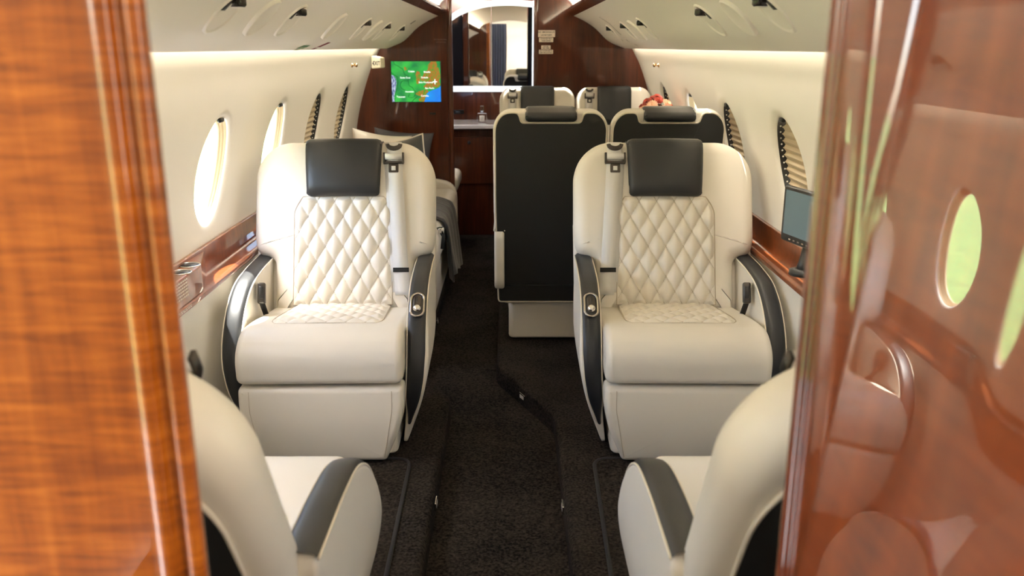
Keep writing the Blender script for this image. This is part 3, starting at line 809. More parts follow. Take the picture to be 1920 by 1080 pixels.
def pillow(name, w, h, t, mat, loc, rot, label, corner=.0, piping=None):
    nu = 26
    def f(sgn):
        def g(u, v):
            a, b = 2*u-1, 2*v-1
            pinch = 1-.10*(1-abs(a)**2)*(abs(b)**3); pinch2 = 1-.10*(1-abs(b)**2)*(abs(a)**3)
            k = max(0, (1-abs(a)**3.2)*(1-abs(b)**3.2))**.6
            wob = .006*math.sin(7*a+3*b)+.005*math.sin(9*b-4*a)
            return Vector((a*w/2*pinch2, sgn*t/2*k+wob*k, b*h/2*pinch))
        return g
    mb = MB(); mb.grid(f(1), nu, nu); mb.grid(f(-1), nu, nu, flip=True)
    bm = bmesh.new(); vs = [bm.verts.new(p) for p in mb.v]
    for q in mb.f: bm.faces.new([vs[i] for i in q])
    bmesh.ops.remove_doubles(bm, verts=bm.verts, dist=.0005)
    o = bmfin(name, bm, mat); o.location = loc; o.rotation_euler = rot
    tag(o, label, 'pillow')
    if piping:
        mb = MB(); edge = []
        for k in range(80):
            t_ = k/80*4; s_ = int(t_); u = t_-s_
            a, b = [(-1+2*u, -1), (1, -1+2*u), (1-2*u, 1), (-1, 1-2*u)][s_]
            edge.append((a*w/2*(1-.10*(1-abs(b)**2)*(abs(a)**3)), 0, b*h/2*(1-.10*(1-abs(a)**2)*(abs(b)**3))))
        mb.tube(edge, .005, 6, closed=True); mb.build('pillow_piping', piping, o, label='cream edge piping')
    return o
pillow('throw_pillow', .29, .34, .13, M['greypillow'], (-.585, 4.62, FZ+.620), (R(-6), R(-11), R(-4)), 'dark grey green throw pillow rising behind the belted corner of the left quilted seat', piping=M['piping'])
cp_ = pillow('throw_pillow', .34, .36, .17, M['cream'], (-.755, 4.90, FZ+.618), (R(-6), R(9), R(14)), 'cream throw pillow below the shaded window, top edge showing over the headrest')
pillow('throw_pillow', .36, .34, .14, M['greypatch'], (-.66, 5.20, FZ+.61), (R(-6), R(6), R(6)), 'slate throw pillow leaning between the cream pillow and the green one')
# blanket folded over the divan front edge
bl = []
path = catmull([(.16, .408), (.20, .414), (.24, .412), (.300, .385), (.318, .32), (.328, .22), (.338, .12), (.345, .06)], 6)
L_ = len(path)-1
def blf(u, v):
    q = path[round(v*L_)]; y = (u-.5)*.56
    hang = max(0, v-.45)
    fold = .010*math.sin(u*19+v*3)*(.3+hang*2)+.005*math.sin(u*41)
    drop = .06*math.sin(u*PI*1.5+.4)*max(0, v-.55)
    return Vector((q.x+.008+fold*(1 if v > .4 else .2), y+.03*math.sin(v*5)*hang, q.y+.006+(abs(fold)*.5 if v < .45 else 0)+drop))
mb = MB(); mb.grid(blf, 60, L_); bk_ = mb.build('blanket', M['blanket']); bk_.location = (-.66, 4.60, FZ)
sm = bk_.modifiers.new('thick', 'SOLIDIFY'); sm.thickness = .010; sm.offset = 1
tag(bk_, 'charcoal knitted blanket hanging over the front edge of the divan', 'blanket')

# ------------------------------------------------------------------ table with flowers between the paired seats
tb = empty('cabin_table', (.55, 4.45, FZ)); tag(tb, 'folding wooden cabin table by the wall between the facing pair seats, under the flowers', 'table')
mb = MB(); mb.slab(rounded([(-.17, -.19), (.32, -.19), (.32, .19), (-.17, .19)], .02), .022, .006, .006, 3, fn=lambda x, y, h: (x, y, .66+h)); mb.build('tabletop', M['ledge'], tb, wn=True)
mb = MB(); mb.box((.27, 0, .33), (.07, .18, .66), .01, 2); mb.build('table_support', M['cream'], tb, wn=True)
vz = FZ+.683
fl = empty('flower_bouquet', (.745, 4.45, vz)); tag(fl, 'bouquet of red, orange and peach daisies on the table behind the seats', 'flowers')
mb = MB(); mb.lathe([(.035, 0), (.042, .01), (.045, .06), (.036, .11), (.040, .13), (.036, .13), (.032, .11), (.038, .06), (.03, .012)], n=24); mb.build('vase', M['white'], fl)
rnd = random.Random(5); heads = []
for k in range(22):
    a = k*2.39996; rr = .034*math.sqrt(k)*.60; z = .335-.9*rr*rr*14-.01*rnd.random()
    heads.append((rr*math.cos(a)*1.25, rr*math.sin(a), z))
mb = MB()
for x, y, z in heads: mb.tube([(x*.15, y*.15, .02), (x*.4, y*.4, .13), (x, y, z-.008)], .0022, 5)
mb.build('stems', M['leaf'], fl)
for i, (x, y, z) in enumerate(heads):
    d = Vector((x*1.6, y*1.6-.03, .09)).normalized(); q = d.to_track_quat('Z', 'Y').to_matrix()
    mb = MB(); rad = rnd.uniform(.024, .032)
    for layer, (n, l, lift) in enumerate([(15, 1., .20), (12, .75, .55), (9, .48, 1.0)]):
        for k in range(n):
            a = 2*PI*k/n+layer*.25; c, s = math.cos(a), math.sin(a); w = .0052
            pts = []
            for t, ww in ((.12, .35), (.5, 1), (.85, .9), (1., .25)):
                r0 = rad*l*t; zz = lift*rad*.55*t*(1.3-.5*t)
                for e in (-1, 1): pts.append(Vector((x, y, z))+q @ Vector((c*r0-s*w*ww*e, s*r0+c*w*ww*e, zz+.001*layer)))
            mb.add(pts, [(0, 1, 3, 2), (2, 3, 5, 4), (4, 5, 7, 6)])
    mb.lathe([(.005, 0), (.004, .004), (.001, .006)], Vector((x, y, z))+q @ Vector((0, 0, .004)), 8, q)
    front = y < -.012
    mat = M['petal_cream'] if front and rnd.random() < .75 else (M['petal_red'] if rnd.random() < .6 else M['petal_orange'])
    mb.build('blossom', mat, fl, label={'petal_cream': 'peach blossom', 'petal_red': 'dark red blossom', 'petal_orange': 'orange blossom'}[[k for k in M if M[k] == mat][0]])
mb = MB()
for k in range(12):
    a = k*.55; c, s = math.cos(a), math.sin(a); l = .075; z = .19+.04*math.sin(k*2.1)
    mb.add([(c*.02, s*.02, z), (c*l*.6-s*.014, s*l*.6+c*.014, z+.03), (c*l*1.2, s*l*1.2, z+.025), (c*l*.6+s*.014, s*l*.6-c*.014, z+.03)], [(0, 1, 2, 3)])
mb.build('leaves', M['leaf'], fl)

# ------------------------------------------------------------------ overhead panel fittings
VS = [(p.x, p.y) for p in VAL]
def vpoint(sg, y, s, h, wc=.603):
    """s: distance up the panel from the half width wc, h: off the surface into the cabin"""
    # walk along the profile
    acc = 0; tabl = [(0, VS[0][0], VS[0][1])]
    for (a, b), (c, d) in zip(VS, VS[1:]): acc += math.hypot(c-a, d-b); tabl.append((acc, c, d))
    s0 = next(t[0] for t in tabl if t[1] <= wc) if wc < .738 else 0
    s = max(0, min(acc-1e-4, s0+s))
    for (a, x0, z0), (b, x1, z1) in zip(tabl, tabl[1:]):
        if s <= b:
            k = (s-a)/(b-a); tx, tz = (x1-x0), (z1-z0); l = math.hypot(tx, tz); tx /= l; tz /= l
            return Vector((CX+sg*(x0+(x1-x0)*k+h*(-tz)*1.0), y, z0+(z1-z0)*k+h*tx))
def disc(sg, yc, prof, n=40, ey=1.0, es=1.0):
    """surface of rings following the panel, prof = list of (radius, height)"""
    v = []; f = []; m = len(prof)
    for j in range(n):
        c, s = math.cos(2*PI*j/n), math.sin(2*PI*j/n)
        for r, h in prof: v.append(vpoint(sg, yc+r*c*ey, r*s*es, h))
    for j in range(n):
        for k in range(m-1): f.append((j*m+k, ((j+1) % n)*m+k, ((j+1) % n)*m+k+1, j*m+k+1))
    f.append(tuple(j*m+m-1 for j in range(n)))
    return v, f
def reading_lamp(sg, yc, label, r=.060):
    mb = MB(); v, f = disc(sg, yc, [(r*1.08, -.001), (r*1.06, .0035), (r*1.0, .005), (r*.94, .0035), (r*.90, .001), (r*.86, .0012), (.3*r, .0012)])
    mb.add(v, f); o = mb.build('reading_lamp', M['oval']); tag(o, label, 'lamp', None)
    # flat dark patch painted as the upper pocket's shade, swivelling lamp barrel over it
    mb = MB(); n = 18; pts = []
    for k in range(n+1):
        a = R(28)+(R(152)-R(28))*k/n; pts.append(vpoint(sg, yc+.84*r*math.cos(a), .84*r*math.sin(a), .0022))
    for k in range(n+1):
        a = R(152)-(R(152)-R(28))*k/n; pts.append(vpoint(sg, yc+.80*r*math.cos(a), r*(.36+.10*math.sin(a)), .0022))
    mb.add(pts, [tuple(range(len(pts)))]); mb.build('lamp_pocket_shade', M['lampdark'], o, label='dark patch painted as the lamp pocket shade')
    c0 = vpoint(sg, yc+.012, .60*r, -.004)
    mb = MB(); mb.lathe([(.019, .012), (.0205, .006), (.0205, -.012), (.017, -.016), (.013, -.016)], c0, 20); mb.build('lamp_barrel', M['lampdark'], o)
    mb = MB(); mb.lathe([(.0135, -.0155), (.010, -.018), (.004, -.019)], c0, 16); mb.build('lamp_lens', M['oval'], o)
    if yc < 5:
        mb = MB(); mb.slab([(-.013, -.012), (.013, -.012), (.013, .012)], .004, .001, .001, 1, fn=lambda a, b, h: vpoint(sg, yc-.72*r+a, .02+b, .001+h)); mb.build('lamp_switch', M['dark'], o)
    return o
def oval_cover(sg, yc, label, r=.062):
    mb = MB(); v, f = disc(sg, yc, [(r*1.02, -.001), (r*1.0, .007), (r*.95, .0095), (r*.88, .0075), (r*.8, .006), (.3*r, .0055)])
    mb.add(v, f); o = mb.build('oval_cover', M['oval']); tag(o, label, 'panel cover')
ordw = {1: 'nearest', 2: 'second', 3: 'third', 4: 'fourth', 5: 'farthest'}
for sg, side, ys in ((-1, 'left', (1.945, 2.52, 3.68, 4.275, 4.83)), (1, 'right', (1.91, 2.505, 3.66, 4.22, 4.83))):
    for k, y in enumerate(ys):
        reading_lamp(sg, y, '%s round reading lamp in the %s overhead panel, dark barrel in a cream ring' % (ordw[k+1], side))
for sg, side, ys in ((-1, 'left', (2.225, 3.13, 3.985)), (1, 'right', (2.195, 3.94))):
    nm = ('nearest', 'middle', 'farthest') if len(ys) == 3 else ('nearer', 'farther')
    for k, y in enumerate(ys):
        oval_cover(sg, y, '%s blank cream oval cover in the %s overhead panel' % (nm[k], side))
def vplate(name, sg, y0, y1, s0, s1, mat, wc=.738):
    mb = MB(); mb.grid(lambda u, v: vpoint(sg, y0+(y1-y0)*u, s0+(s1-s0)*v, .0012, wc), 4, 4); return mb.build(name, mat)
g1 = tag(vplate('safety_label', -1, 3.10, 3.20, .018, .048, M['green']), 'small green label on the lower rim of the left overhead panel', 'label')
mb = MB(); mb.grid(lambda u, v: vpoint(-1, 3.10+.10*u, .030+.005*v, .0018, .738), 3, 2); mb.build('label_band', M['palegreen'], g1)
tag(vplate('safety_label', -1, 3.125, 3.185, .001, .013, M['palegreen']), 'pale olive label just under the green label', 'label')
rd = tag(vplate('safety_label', -1, 3.37, 3.43, .032, .078, M['redink']), 'thin dark red label on the left overhead panel', 'label')
tag(vplate('safety_label', -1, 3.37, 3.42, .008, .024, M['redink']), 'tiny dark red label under the thin red label', 'label')
tag(vplate('safety_label', 1, 4.62, 4.635, .045, .30, M['dark']), 'long black label strip climbing the right overhead panel', 'label')
tag(vplate('safety_label', -1, 4.96, 5.0, .25, .285, M['dark']), 'small black label at the aft end of the left overhead panel', 'label')

# ------------------------------------------------------------------ aft bulkhead fittings
yf = YB-.003
def flat_text(name, lines, x, z, y, mat, parent, bold=0.0, label=None):
    mb = MB()
    for s, dx, dz, size in lines: text_mb(mb, s, size, lambda a, b: Vector((x+dx+a, y, z+dz+b)), bold=bold)
    return mb.build(name, mat, parent, smooth=False, label=label)
# moving-map screen
SX0, SX1, SZ0, SZ1 = -.746, -.440, -.335, -.089
sw, sh = SX1-SX0, SZ1-SZ0
scx, scz = (SX0+SX1)/2, (SZ0+SZ1)/2
def mapmat(name, kind):
    m, nt, b = _new(name); N = nt.nodes.new; L = nt.links.new
    tc = N('ShaderNodeTexCoord'); n1 = N('ShaderNodeTexNoise'); n1.inputs['Detail'].default_value = 6; cr = N('ShaderNodeValToRGB'); e = cr.color_ramp.elements
    mp = N('ShaderNodeMapping'); L(tc.outputs['Object'], mp.inputs['Vector']); L(mp.outputs['Vector'], n1.inputs['Vector'])
    if kind == 'land':
        n1.inputs['Scale'].default_value = 14; e[0].position = .35; e[0].color = (.0, .20, .05, 1); e[1].position = .62; e[1].color = (.03, .50, .06, 1)
    elif kind == 'hill':
        mp.inputs['Scale'].default_value = (80, 1, 40); n1.inputs['Scale'].default_value = 1.2; n1.inputs['Distortion'].default_value = .8
        e[0].position = .38; e[0].color = (.04, .33, .02, 1); e[1].position = .56; e[1].color = (.42, .17, .02, 1); x = e.new(.47); x.color = (.30, .20, .02, 1); x = e.new(.66); x.color = (.45, .10, .02, 1)
    elif kind == 'andes':
        mp.inputs['Scale'].default_value = (150, 1, 60); n1.inputs['Scale'].default_value = 1; e[0].position = .4; e[0].color = (.02, .05, .22, 1); e[1].position = .62; e[1].color = (.62, .68, .85, 1)
    elif kind == 'sea':
        n1.inputs['Scale'].default_value = 5; e[0].position = .4; e[0].color = (.01, .13, .78, 1); e[1].position = .62; e[1].color = (.01, .33, .86, 1)
    L(n1.outputs['Fac'], cr.inputs['Fac']); L(cr.outputs['Color'], b.inputs['Emission Color']); b.inputs['Emission Strength'].default_value = .55
    _sset(b, **{'Base Color': (.01, .01, .01, 1), 'Roughness': .25}); return m
mb = MB(); mb.slab(rounded([(-sw/2-.004, -sh/2-.004), (sw/2+.004, -sh/2-.004), (sw/2+.004, sh/2+.004), (-sw/2-.004, sh/2+.004)], .004, 3), .010, .002, .001, 2, fn=lambda a, b, h: (a, -h, b))
scr = mb.build('display_screen', M['bezel'], wn=True); scr.location = (scx, yf+.002, scz); tag(scr, 'glowing green moving-map screen on the wooden aft bulkhead', 'screen')
S_ = lambda u, v, h: Vector(((u-.5)*sw, -.010-h, (.5-v)*sh))       # u right, v down, 0..1
def mappoly(name, pts, mat, h): mb = MB(); mb.add([S_(u, v, h) for u, v in pts], [tuple(range(len(pts)))]); return mb.build(name, mat, scr, smooth=False)
mappoly('map_land', [(0, 0), (1, 0), (1, 1), (0, 1)], mapmat('map_land', 'land'), .0005)
hm = mapmat('map_hills', 'hill')
def blob(cx, cy, rx, ry, seed, n=26):
    r_ = random.Random(seed); ph = [r_.uniform(0, 6.3) for _ in range(4)]
    return [(min(1, max(0, cx+rx*math.cos(a)*(1+.22*math.sin(3*a+ph[0])+.16*math.sin(5*a+ph[1])+.1*math.sin(9*a+ph[2])))), min(1, max(0, cy+ry*math.sin(a)*(1+.22*math.sin(3*a+ph[1])+.16*math.sin(5*a+ph[3]))))) for a in [2*PI*k/n for k in range(n)]]
for k, q in enumerate([(.84, .28, .15, .30, 1), (.72, .38, .10, .14, 2), (.54, .38, .045, .16, 3), (.80, .55, .14, .12, 4), (.63, .80, .11, .10, 5), (.62, .94, .06, .07, 6), (.29, .18, .03, .045, 7), (.93, .55, .05, .10, 8)]):
    mappoly('map_hills', blob(*q), hm, .0008+.00003*k)
mappoly('map_mountains', [(0, .33), (.05, .35), (.085, .42), (.10, .52), (.085, .62), (.075, .72), (.05, .82), (.04, .92), (.05, 1), (0, 1)], mapmat('map_andes', 'andes'), .0012)
mappoly('map_sea', [(1, .60), (.965, .645), (.90, .68), (.83, .71), (.75, .75), (.71, .80), (.695, .88), (.67, .95), (.655, 1), (1, 1)], mapmat('map_sea', 'sea'), .0012)
mb = MB()
for ln in ([(.05, 0), (.07, .07), (.14, .11), (.19, .16), (.235, .18), (.255, .26), (.27, .33), (.33, .36), (.34, .47), (.355, .60), (.42, .64), (.46, .72), (.49, .76), (.47, .82), (.45, .88), (.38, .90), (.33, .88), (.36, .80)], [(.20, .50), (.24, .475), (.33, .48)], [(.20, .50), (.17, .60), (.21, .68), (.30, .72)], [(.40, 1), (.46, .92), (.52, .87)], [(.0, .27), (.05, .33), (.12, .38), (.13, .5), (.11, .66), (.07, .8), (.05, 1)]):
    mb.tube([S_(u, v, .0015) for u, v in ln], .0012, 4)
mb.build('map_borders', plain('map_border_line', (.0, .07, .02), rough=.6), scr)
wt = emis('map_lettering_white', (.85, .95, .95), .5)
mb = MB()
for s, u, v in (('Cuiaba', .41, .245), ('Brasilia', .73, .26), ('Santa Cruz', .28, .40), ('Goiania', .675, .395), ('Belo Horizonte', .70, .515), ('Sao Paulo', .775, .66), ('Asuncion', .36, .745), ('Tucuman', .18, .875), ('Curitiba', .67, .85)):
    text_mb(mb, s, .0145, lambda a, b: S_(u, v, .0018)+Vector((a, 0, b)), bold=.0004)
mb.build('map_lettering', wt, scr, smooth=False)
mb = MB(); c0 = S_(.885, .50, .002)
for w, h in ((.0055, .032), (.028, .0055)): mb.add([c0+Vector((a*w/2, -.0003, b*h/2)) for a, b in ((-1, -1), (1, -1), (1, 1), (-1, 1))], [(0, 1, 2, 3)])
mb.build('aircraft_symbol', wt, scr, smooth=False)

def placard(x0, x1, z0, z1, lines, label, mat='placard', rim=True):
    mb = MB(); w, h = x1-x0, z1-z0
    mb.slab(rounded([(-w/2, -h/2), (w/2, -h/2), (w/2, h/2), (-w/2, h/2)], .003, 3), .002, .0006, .0005, 1, fn=lambda a, b, hh: (a, -hh, b))
    o = mb.build('placard', M[mat], wn=True); o.location = ((x0+x1)/2, yf+.002, (z0+z1)/2); tag(o, label, 'sign')
    mb = MB()
    for s, dz, size in lines: text_mb(mb, s, size, lambda a, b: Vector((a, -.0024, dz+b)), bold=.0003)
    mb.build('placard_lettering', M['ink'], o, smooth=False); return o
placard(.165, .273, .056, .097, [('NO SMOKING IN', .009, .0135), ('LAVATORY', -.009, .0135)], 'NO SMOKING IN LAVATORY placard, topmost beside the lavatory doorway')
placard(.174, .262, .026, .053, [('FASTEN SEAT BELT', .006, .0085), ('WHEN SEATED', -.006, .0085)], 'pale two-line placard directly under the NO SMOKING placard')
placard(.188, .246, -.016, .007, [('NO LIFE', .005, .0085), ('VEST HERE', -.005, .0085)], 'smallest ivory placard in the row beside the lavatory doorway')
placard(.174, .262, -.044, -.019, [('SEAT CUSHION MAY BE', .005, .0072), ('USED FOR FLOTATION', -.006, .0072)], 'lowest ivory placard beside the lavatory doorway')
mb = MB()
for s, dz, size in (('FASTEN SEATBELT', .007, .0105), ('NO SMOKING', -.008, .0095)): text_mb(mb, s, size, lambda a, b: Vector((a, 0, dz+b)))
o = mb.build('etched_lettering', plain('dim_etched_ink', (.16, .10, .08), rough=.4), smooth=False); o.location = (-.433, yf+.001, .034); tag(o, 'dim etched lettering on the bulkhead above the map screen', 'sign')
mb = MB(); mb.slab(rounded([(-.02, -.007), (.02, -.007), (.02, .007), (-.02, .007)], .002, 2), .004, .001, .001, 1, fn=lambda a, b, h: (a, -h, b))
o = mb.build('socket_plate', M['lampdark'], wn=True); o.location = (-.496, yf+.002, -.408); tag(o, 'small metal socket plate on the bulkhead below the map screen', 'socket')

# exit sign on the wall end
ex = empty('exit_sign', (-.778, 5.27, -.092)); ex.rotation_euler = (0, 0, R(-24)); tag(ex, 'cream EXIT sign box high on the left wall by the bulkhead', 'sign')
mb = MB(); mb.slab(rounded([(-.034, -.036), (.030, -.030), (.030, .030), (-.034, .040)], .008, 5), .05, .006, .003, 3, fn=lambda a, b, h: (a, -h, b)); mb.build('sign_box', plain('ivory_sign_face', (.82, .78, .60), rough=.4), ex, wn=True)
mb = MB(); text_mb(mb, 'EXIT', .024, lambda a, b: Vector((a+.003, -.0506, b*1.35-.004)), bold=.0006); mb.add([(-.026, -.0506, -.004), (-.020, -.0506, .004), (-.020, -.0506, -.012)], [(0, 1, 2)]); mb.build('sign_lettering', M['ink'], ex, smooth=False)

# coat hooks on the walls
for sg, lab in ((-1, 'little brass hook high on the left wall near the EXIT sign'), (1, 'little brass hook high on the right wall above the flowers')):
    y, z = 4.75, -.096; x = CX+sg*wallw(z)
    mb = MB(); mb.lathe([(.013, 0), (.013, .004), (.006, .006), (.006, .018), (.011, .022), (.011, .028), (.006, .032)], (0, 0, 0), 14, Matrix.Rotation(R(-90*sg), 3, 'Y'))
    o = mb.build('coat_hook', M['brass']); o.location = (x, y, z); tag(o, lab, 'hook')

# ------------------------------------------------------------------ lavatory beyond the doorway
YL = 6.60
for nm, c, d in (('wall_lavatory', (-.1, YL+.02, -.5), (1.8, .04, 1.9)), ('wall_lavatory_left', (-.86, 6.07, -.5), (.03, 1.05, 1.9)), ('wall_lavatory_right', (.62, 6.07, -.5), (.03, 1.05, 1.9))):
    mb = MB(); mb.box(c, d); tag(mb.build(nm, M['wood']), kind='structure')
mb = MB(); mb.box((-.1, 6.07, .42), (1.8, 1.1, .03)); tag(mb.build('ceiling_lavatory', M['ceil']), kind='structure')
mr = empty('mirror', (-.14, YL, 0)); tag(mr, 'arched lavatory mirror in a glowing white frame above the counter', 'mirror')
arch_o = [(-.40, .150), (-.33, .206), (-.24, .262), (-.13, .300), (-.02, .322), (.10, .330), (.20, .328), (.32, .318)]
ao = [(p.x, p.y) for p in catmull(arch_o, 5)]
inn = [(x*.955-.004, z-.042) for x, z in ao]
fr = MB()
v = [(x, -.022, z) for x, z in ao]+[(x, -.022, z) for x, z in inn]; n = len(ao)
v += [(x, 0, z) for x, z in ao]+[(x, 0, z) for x, z in inn]
f = [(i, i+1, n+i+1, n+i) for i in range(n-1)]+[(2*n+i, 2*n+i+1, i+1, i) for i in range(n-1)]+[(n+i, n+i+1, 3*n+i+1, 3*n+i) for i in range(n-1)]
fr.add(v, f)
fr.box((.309, -.011, -.0), (.024, .022, .645), .002, 1); fr.box((-.04, -.011, -.307), (.72, .022, .042), .002, 1); fr.box((-.392, -.011, -.07), (.024, .022, .44), .002, 1)
fr.build('mirror_frame', M['litframe'], mr, smooth=False)
for nm, x0, x1 in (('mirror_pane', -.213, -.006), ('mirror_pane', -.002, .263)):
    mb = MB(); top = [(x, interp(inn, x)+.002) for x in [x0+(x1-x0)*k/10 for k in range(11)]]
    mb.slab([(x0, -.29), (x1, -.29)]+top[::-1], .006, .001, .001, 1, fn=lambda a, b, h: (a, -h-.004, b)); mb.build(nm, M['mirror'], mr, smooth=False)
for x0, x1 in ((-.385, -.218), (.266, .300)):
    mb = MB(); top = [(x, interp(inn, x)+.002) for x in [x0+(x1-x0)*k/6 for k in range(7)]]
    mb.slab([(x0, -.29), (x1, -.29)]+top[::-1], .006, .001, .001, 1, fn=lambda a, b, h: (a, -h-.004, b))
    mb.build('mirror_side_dark', M['darkreflection'], mr, smooth=False, label='mirror side strip, dark reflection painted black')
vc = empty('vanity_cabinet', (-.10, 6.36, AZ)); tag(vc, 'dark wooden vanity cabinet with a pale counter under the mirror', 'cabinet')
mb = MB(); mb.box((-.04, .03, .385), (1.2, .40, .77), .006, 2); mb.build('cabinet_body', M['wood'], vc, wn=True)
mb = MB(); mb.slab(rounded([(-.70, -.23), (.66, -.23), (.66, .225), (-.70, .225)], .01, 3), .032, .008, .008, 3, fn=lambda a, b, h: (a, b, .778+h)); mb.build('countertop', M['counter'], vc, wn=True)
mb = MB(); mb.box((-.20, -.175, .55), (.40, .014, .34), .004, 2); d1 = mb.build('cabinet_door', M['wood'], vc, wn=True)
mb = MB(); mb.lathe([(.012, 0), (.012, .01), (.007, .014)], (-.20, -.183, .68), 14, Matrix.Rotation(R(90), 3, 'X')); mb.build('door_knob', M['gun'], d1)
mb = MB(); mb.slab(rounded([(-.045, -.016), (.045, -.016), (.045, .016), (-.045, .016)], .006, 3), .008, .002, .001, 2, fn=lambda a, b, h: (a, -h, b))
o = mb.build('wall_socket', M['lampdark'], wn=True); o.location = (-.40, YL, -.478); tag(o, 'dark metal socket plate over the vanity counter', 'socket')
mb = MB(); mb.slab(rounded([(-.018, -.006), (.018, -.006), (.018, .006), (-.018, .006)], .002, 2), .003, .0005, .0005, 1, fn=lambda a, b, h: (a, -.0075-h, b)); mb.build('socket_slot', M['dark'], o)
# perfume bottle
pb = empty('perfume_bottle', (-.207, 6.23, AZ+.812)); tag(pb, 'clear glass perfume bottle with a square cap on the vanity counter', 'bottle')
mb = MB(); mb.box((0, 0, .037), (.066, .036, .072), .007, 3); mb.build('bottle_body', M['glass'], pb, wn=True)
mb = MB(); mb.box((0, -.0188, .036), (.036, .001, .040), .0003, 1); lb_ = mb.build('bottle_label', M['placard'], pb, label='pale paper label')
mb = MB()
for k in range(3): mb.box((0, -.0196, .046-.01*k), (.022-.004*k, .0004, .0025))
mb.build('label_lettering', M['ink'], lb_, smooth=False)
mb = MB(); mb.lathe([(.010, .073), (.010, .084), (.007, .086)], n=16); mb.build('bottle_neck', M['silver'], pb)
mb = MB(); mb.box((0, 0, .104), (.024, .024, .038), .003, 2); mb.build('bottle_cap', M['glass'], pb, wn=True)
# lavatory seat seen through the door
lv = empty('lavatory_seat', (-.55, 5.86, AZ)); tag(lv, 'cream upholstered lavatory seat just visible through the doorway', 'toilet')
mb = MB(); mb.box((0, 0, .20), (.36, .42, .40), .02, 3); mb.build('seat_base', M['wood'], lv, wn=True)
mb = MB(); mb.box((.0, 0, .46), (.40, .44, .11), .04, 6); mb.build('seat_cushion', M['cream'], lv, wn=True)

# ------------------------------------------------------------------ monitor on the right ledge
mo = empty('monitor', (.868, 2.26, -.622)); mo.rotation_euler = (0, 0, R(90)); tag(mo, 'small flat monitor on a swivel foot above the right ledge', 'monitor')
Mz = Matrix.Rotation(R(14), 3, 'Z')   # local: face toward -? see below
mm = lambda a, b, h: Mz @ Vector((a, h, b))
# local x runs aft along the cabin, +y points inboard
mb = MB(); mb.slab(rounded([(-.02, .075), (.215, .075), (.215, .235), (-.02, .235)], .010, 4), .022, .004, .006, 3, fn=lambda a, b, h: mm(a, b, h)); mb.build('monitor_case', M['bezel'], mo, wn=True)
mb = MB(); mb.add([mm(a, b, .0226) for a, b in ((-.008, .097), (.203, .097), (.203, .225), (-.008, .225))], [(0, 1, 2, 3)]); mb.build('monitor_screen', M['screen'], mo, smooth=False, label='blank blue grey display')
mb = MB()
for k in range(6): mb.add([mm(.05+.022*k+a, .085+b, .0228) for a, b in ((0, -.002), (.010, -.002), (.010, .002), (0, .002))], [(0, 1, 2, 3)])
mb.build('monitor_buttons', M['chrome'], mo, smooth=False)
mb = MB(); p0 = mm(.10, .0, .010); mb.tube([mm(.10, -.004, .010), mm(.10, .03, .010), mm(.10, .085, .004)], [.028, .016, .012], 12); mb.lathe([(.04, -.005), (.04, .008), (.02, .014)], p0, 18); mb.build('monitor_foot', M['dark'], mo)

# ------------------------------------------------------------------ floor fittings
def mat_inlay(name, pts, label):
    mb = MB(); mb.slab(rounded(pts, .05, 6), .005, .002, .001, 2, fn=lambda a, b, h: (a, b, FZ+h)); o = mb.build(name, M['carpet'], wn=True); tag(o, label, 'mat')
    mb = MB(); mb.tube([(a, b, FZ+.004) for a, b in rounded(pts, .05, 6)], .0065, 6, closed=True, flat=.8); mb.build('mat_binding', M['binding'], o, label='black bound edge')
mat_inlay('carpet_mat', [(-.86, 1.76), (-.308, 1.76), (-.318, 2.46), (-.86, 2.46)], 'dark carpet mat with black bound edge in front of the left quilted seat')
mat_inlay('carpet_mat', [(.80, 1.76), (.80, 2.46), (.262, 2.46), (.246, 1.76)], 'dark carpet mat with black bound edge in front of the right quilted seat')
def step_light(loc, rz, label):
    o = empty('step_light', loc, rz); tag(o, label, 'light', 'step lights along the aisle')
    mb = MB(); mb.slab(rounded([(-.024, -.013), (.024, -.013), (.024, .013), (-.024, .013)], .003, 3), .006, .0015, .001, 2, fn=lambda a, b, h: (a, -h, b)); mb.build('light_frame', M['silver'], o, wn=True)
    mb = MB(); mb.add([(a, -.0064, b) for a, b in ((-.017, -.007), (.017, -.007), (.017, .007), (-.017, .007))], [(0, 1, 2, 3)]); mb.build('light_lens', M['stepglow'], o, smooth=False)
zc = (FZ+AZ)/2
step_light((-.2255, 2.26, zc), R(90), 'step light on the left aisle riser near the foot of the picture')
step_light((.1555, 2.24, zc), R(-90), 'step light on the right aisle riser near the foot of the picture')
q0, q1 = Vector((-.06, 3.30)), Vector((.155, 2.82)); t_ = .50; pq = q0*(1-t_)+q1*t_; dd = (q1-q0).normalized()
step_light((pq.x-.001, pq.y, zc), math.atan2(dd.y, dd.x), 'step light facing the camera on the slanting riser, near the right seat')
step_light((-.3655, 4.0, zc), R(90), 'farthest step light, low on the left riser below the divan')

# navy curtain gathered at the galley end of the passage (the mirror sees it)
mb = MB(); mb.grid(lambda u, v: Vector((-.335+.27*u+.004*math.sin(v*9), -.26+.014*math.sin(u*44)*(.6+.4*v), .33-1.58*v)), 70, 8)
cu_ = mb.build('curtain', M['navy']); tag(cu_, 'gathered navy curtain reflected in the lavatory mirror', 'curtain')

# ------------------------------------------------------------------ outside
mb = MB(); mb.box((0, 3, -2.6), (11, 60, .1)); tag(mb.build('ground_apron', M['tarmac']), kind='structure')
mb = MB(); mb.box((0, 3, -2.7), (600, 600, .1)); tag(mb.build('ground_grass', M['grass']), kind='structure')

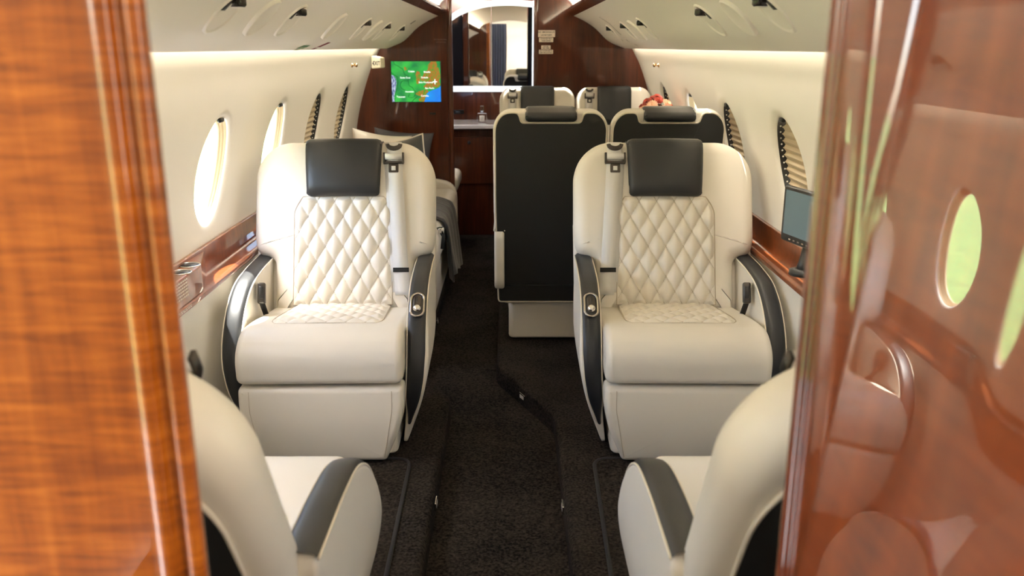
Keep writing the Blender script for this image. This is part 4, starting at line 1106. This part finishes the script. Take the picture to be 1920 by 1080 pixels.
# ------------------------------------------------------------------ light
def area(name, loc, rot, sx, sy, power, col=(1, 1, 1), spread=None):
    l = bpy.data.lights.new(name, 'AREA'); l.shape = 'RECTANGLE'; l.size = sx; l.size_y = sy; l.energy = power; l.color = col
    if spread: l.spread = spread
    o = bpy.data.objects.new(name, l); C.objects.link(o); o.location = loc; o.rotation_euler = rot; return o
WARM = (1.0, .89, .74)
LEN = YB-Y0-.2
for sg, s in ((-1, 'left'), (1, 'right')):
    area('cove_light_'+s, (CX+sg*.732, (Y0+YB)/2, .050), (0, R(sg*-14), 0), .012, LEN, 6, WARM)
    area('ceiling_light_'+s, (CX+sg*.385, (Y0+YB)/2, .232), (R(180), R(sg*22), 0), .02, LEN, 8, (1, .90, .74))
area('galley_ceiling_light', (.1, -.5, .44), (0, 0, 0), 1.2, .8, 6, (1, .90, .78))
area('galley_added_light', (.98, -.25, .05), (0, R(90), 0), .8, .7, 14, (1, .86, .70))  # lamp added out of view to light the left wood panel
area('lavatory_ceiling_light', (-.64, 6.05, .38), (0, R(-25), 0), .3, .3, 3.0, (1, .92, .82))
for i, yc in enumerate(WIN_Y):
    for sg in (-1, 1):
        shaded = (i >= 4) if sg < 0 else (i in (1, 2, 3, 5))
        if shaded: continue
        o = area('window_portal', (CX+sg*(wallw(WZ)+.06), yc, WZ), (0, R(90*sg), 0), .36, .30, 1)
        o.rotation_euler = (0, R(90*sg), 0); o.data.cycles.is_portal = True
sun = bpy.data.lights.new('sun', 'SUN'); sun.energy = 20; sun.angle = R(.6); sun.color = (1, .95, .86)
so = bpy.data.objects.new('sun', sun); C.objects.link(so)
so.rotation_euler = Vector((.26, -.22, -1.0)).to_track_quat('-Z', 'Y').to_euler()
w = bpy.data.worlds.new('World'); bpy.context.scene.world = w; w.use_nodes = True; nt = w.node_tree
sky = nt.nodes.new('ShaderNodeTexSky'); sky.sky_type = 'NISHITA'; sky.sun_disc = False; sky.sun_elevation = R(62); sky.sun_rotation = R(250); sky.air_density = 1; sky.dust_density = 2
bg = nt.nodes['Background']; bg.inputs['Strength'].default_value = 1.5
nt.links.new(sky.outputs[0], bg.inputs['Color'])

# ------------------------------------------------------------------ camera
cam = bpy.data.cameras.new('camera'); co = bpy.data.objects.new('camera', cam); C.objects.link(co)
co.location = (0, 0, 0); co.rotation_euler = (R(90-15.8), 0, R(-.072))
cam.sensor_width = 36; cam.lens = 30.0; cam.clip_start = .02; cam.clip_end = 1000
cam.dof.use_dof = True; cam.dof.focus_distance = 2.9; cam.dof.aperture_fstop = 4.2
sc = bpy.context.scene; sc.camera = co
sc.view_settings.view_transform = 'Standard'; sc.view_settings.look = 'None'; sc.view_settings.gamma = 1; sc.view_settings.use_curve_mapping = False
sc.view_settings.exposure = 1.0
sc.cycles.use_denoising = True
sc.cycles.max_bounces = 10; sc.cycles.diffuse_bounces = 6; sc.cycles.glossy_bounces = 5; sc.cycles.transparent_max_bounces = 12
sc.cycles.sample_clamp_indirect = 6
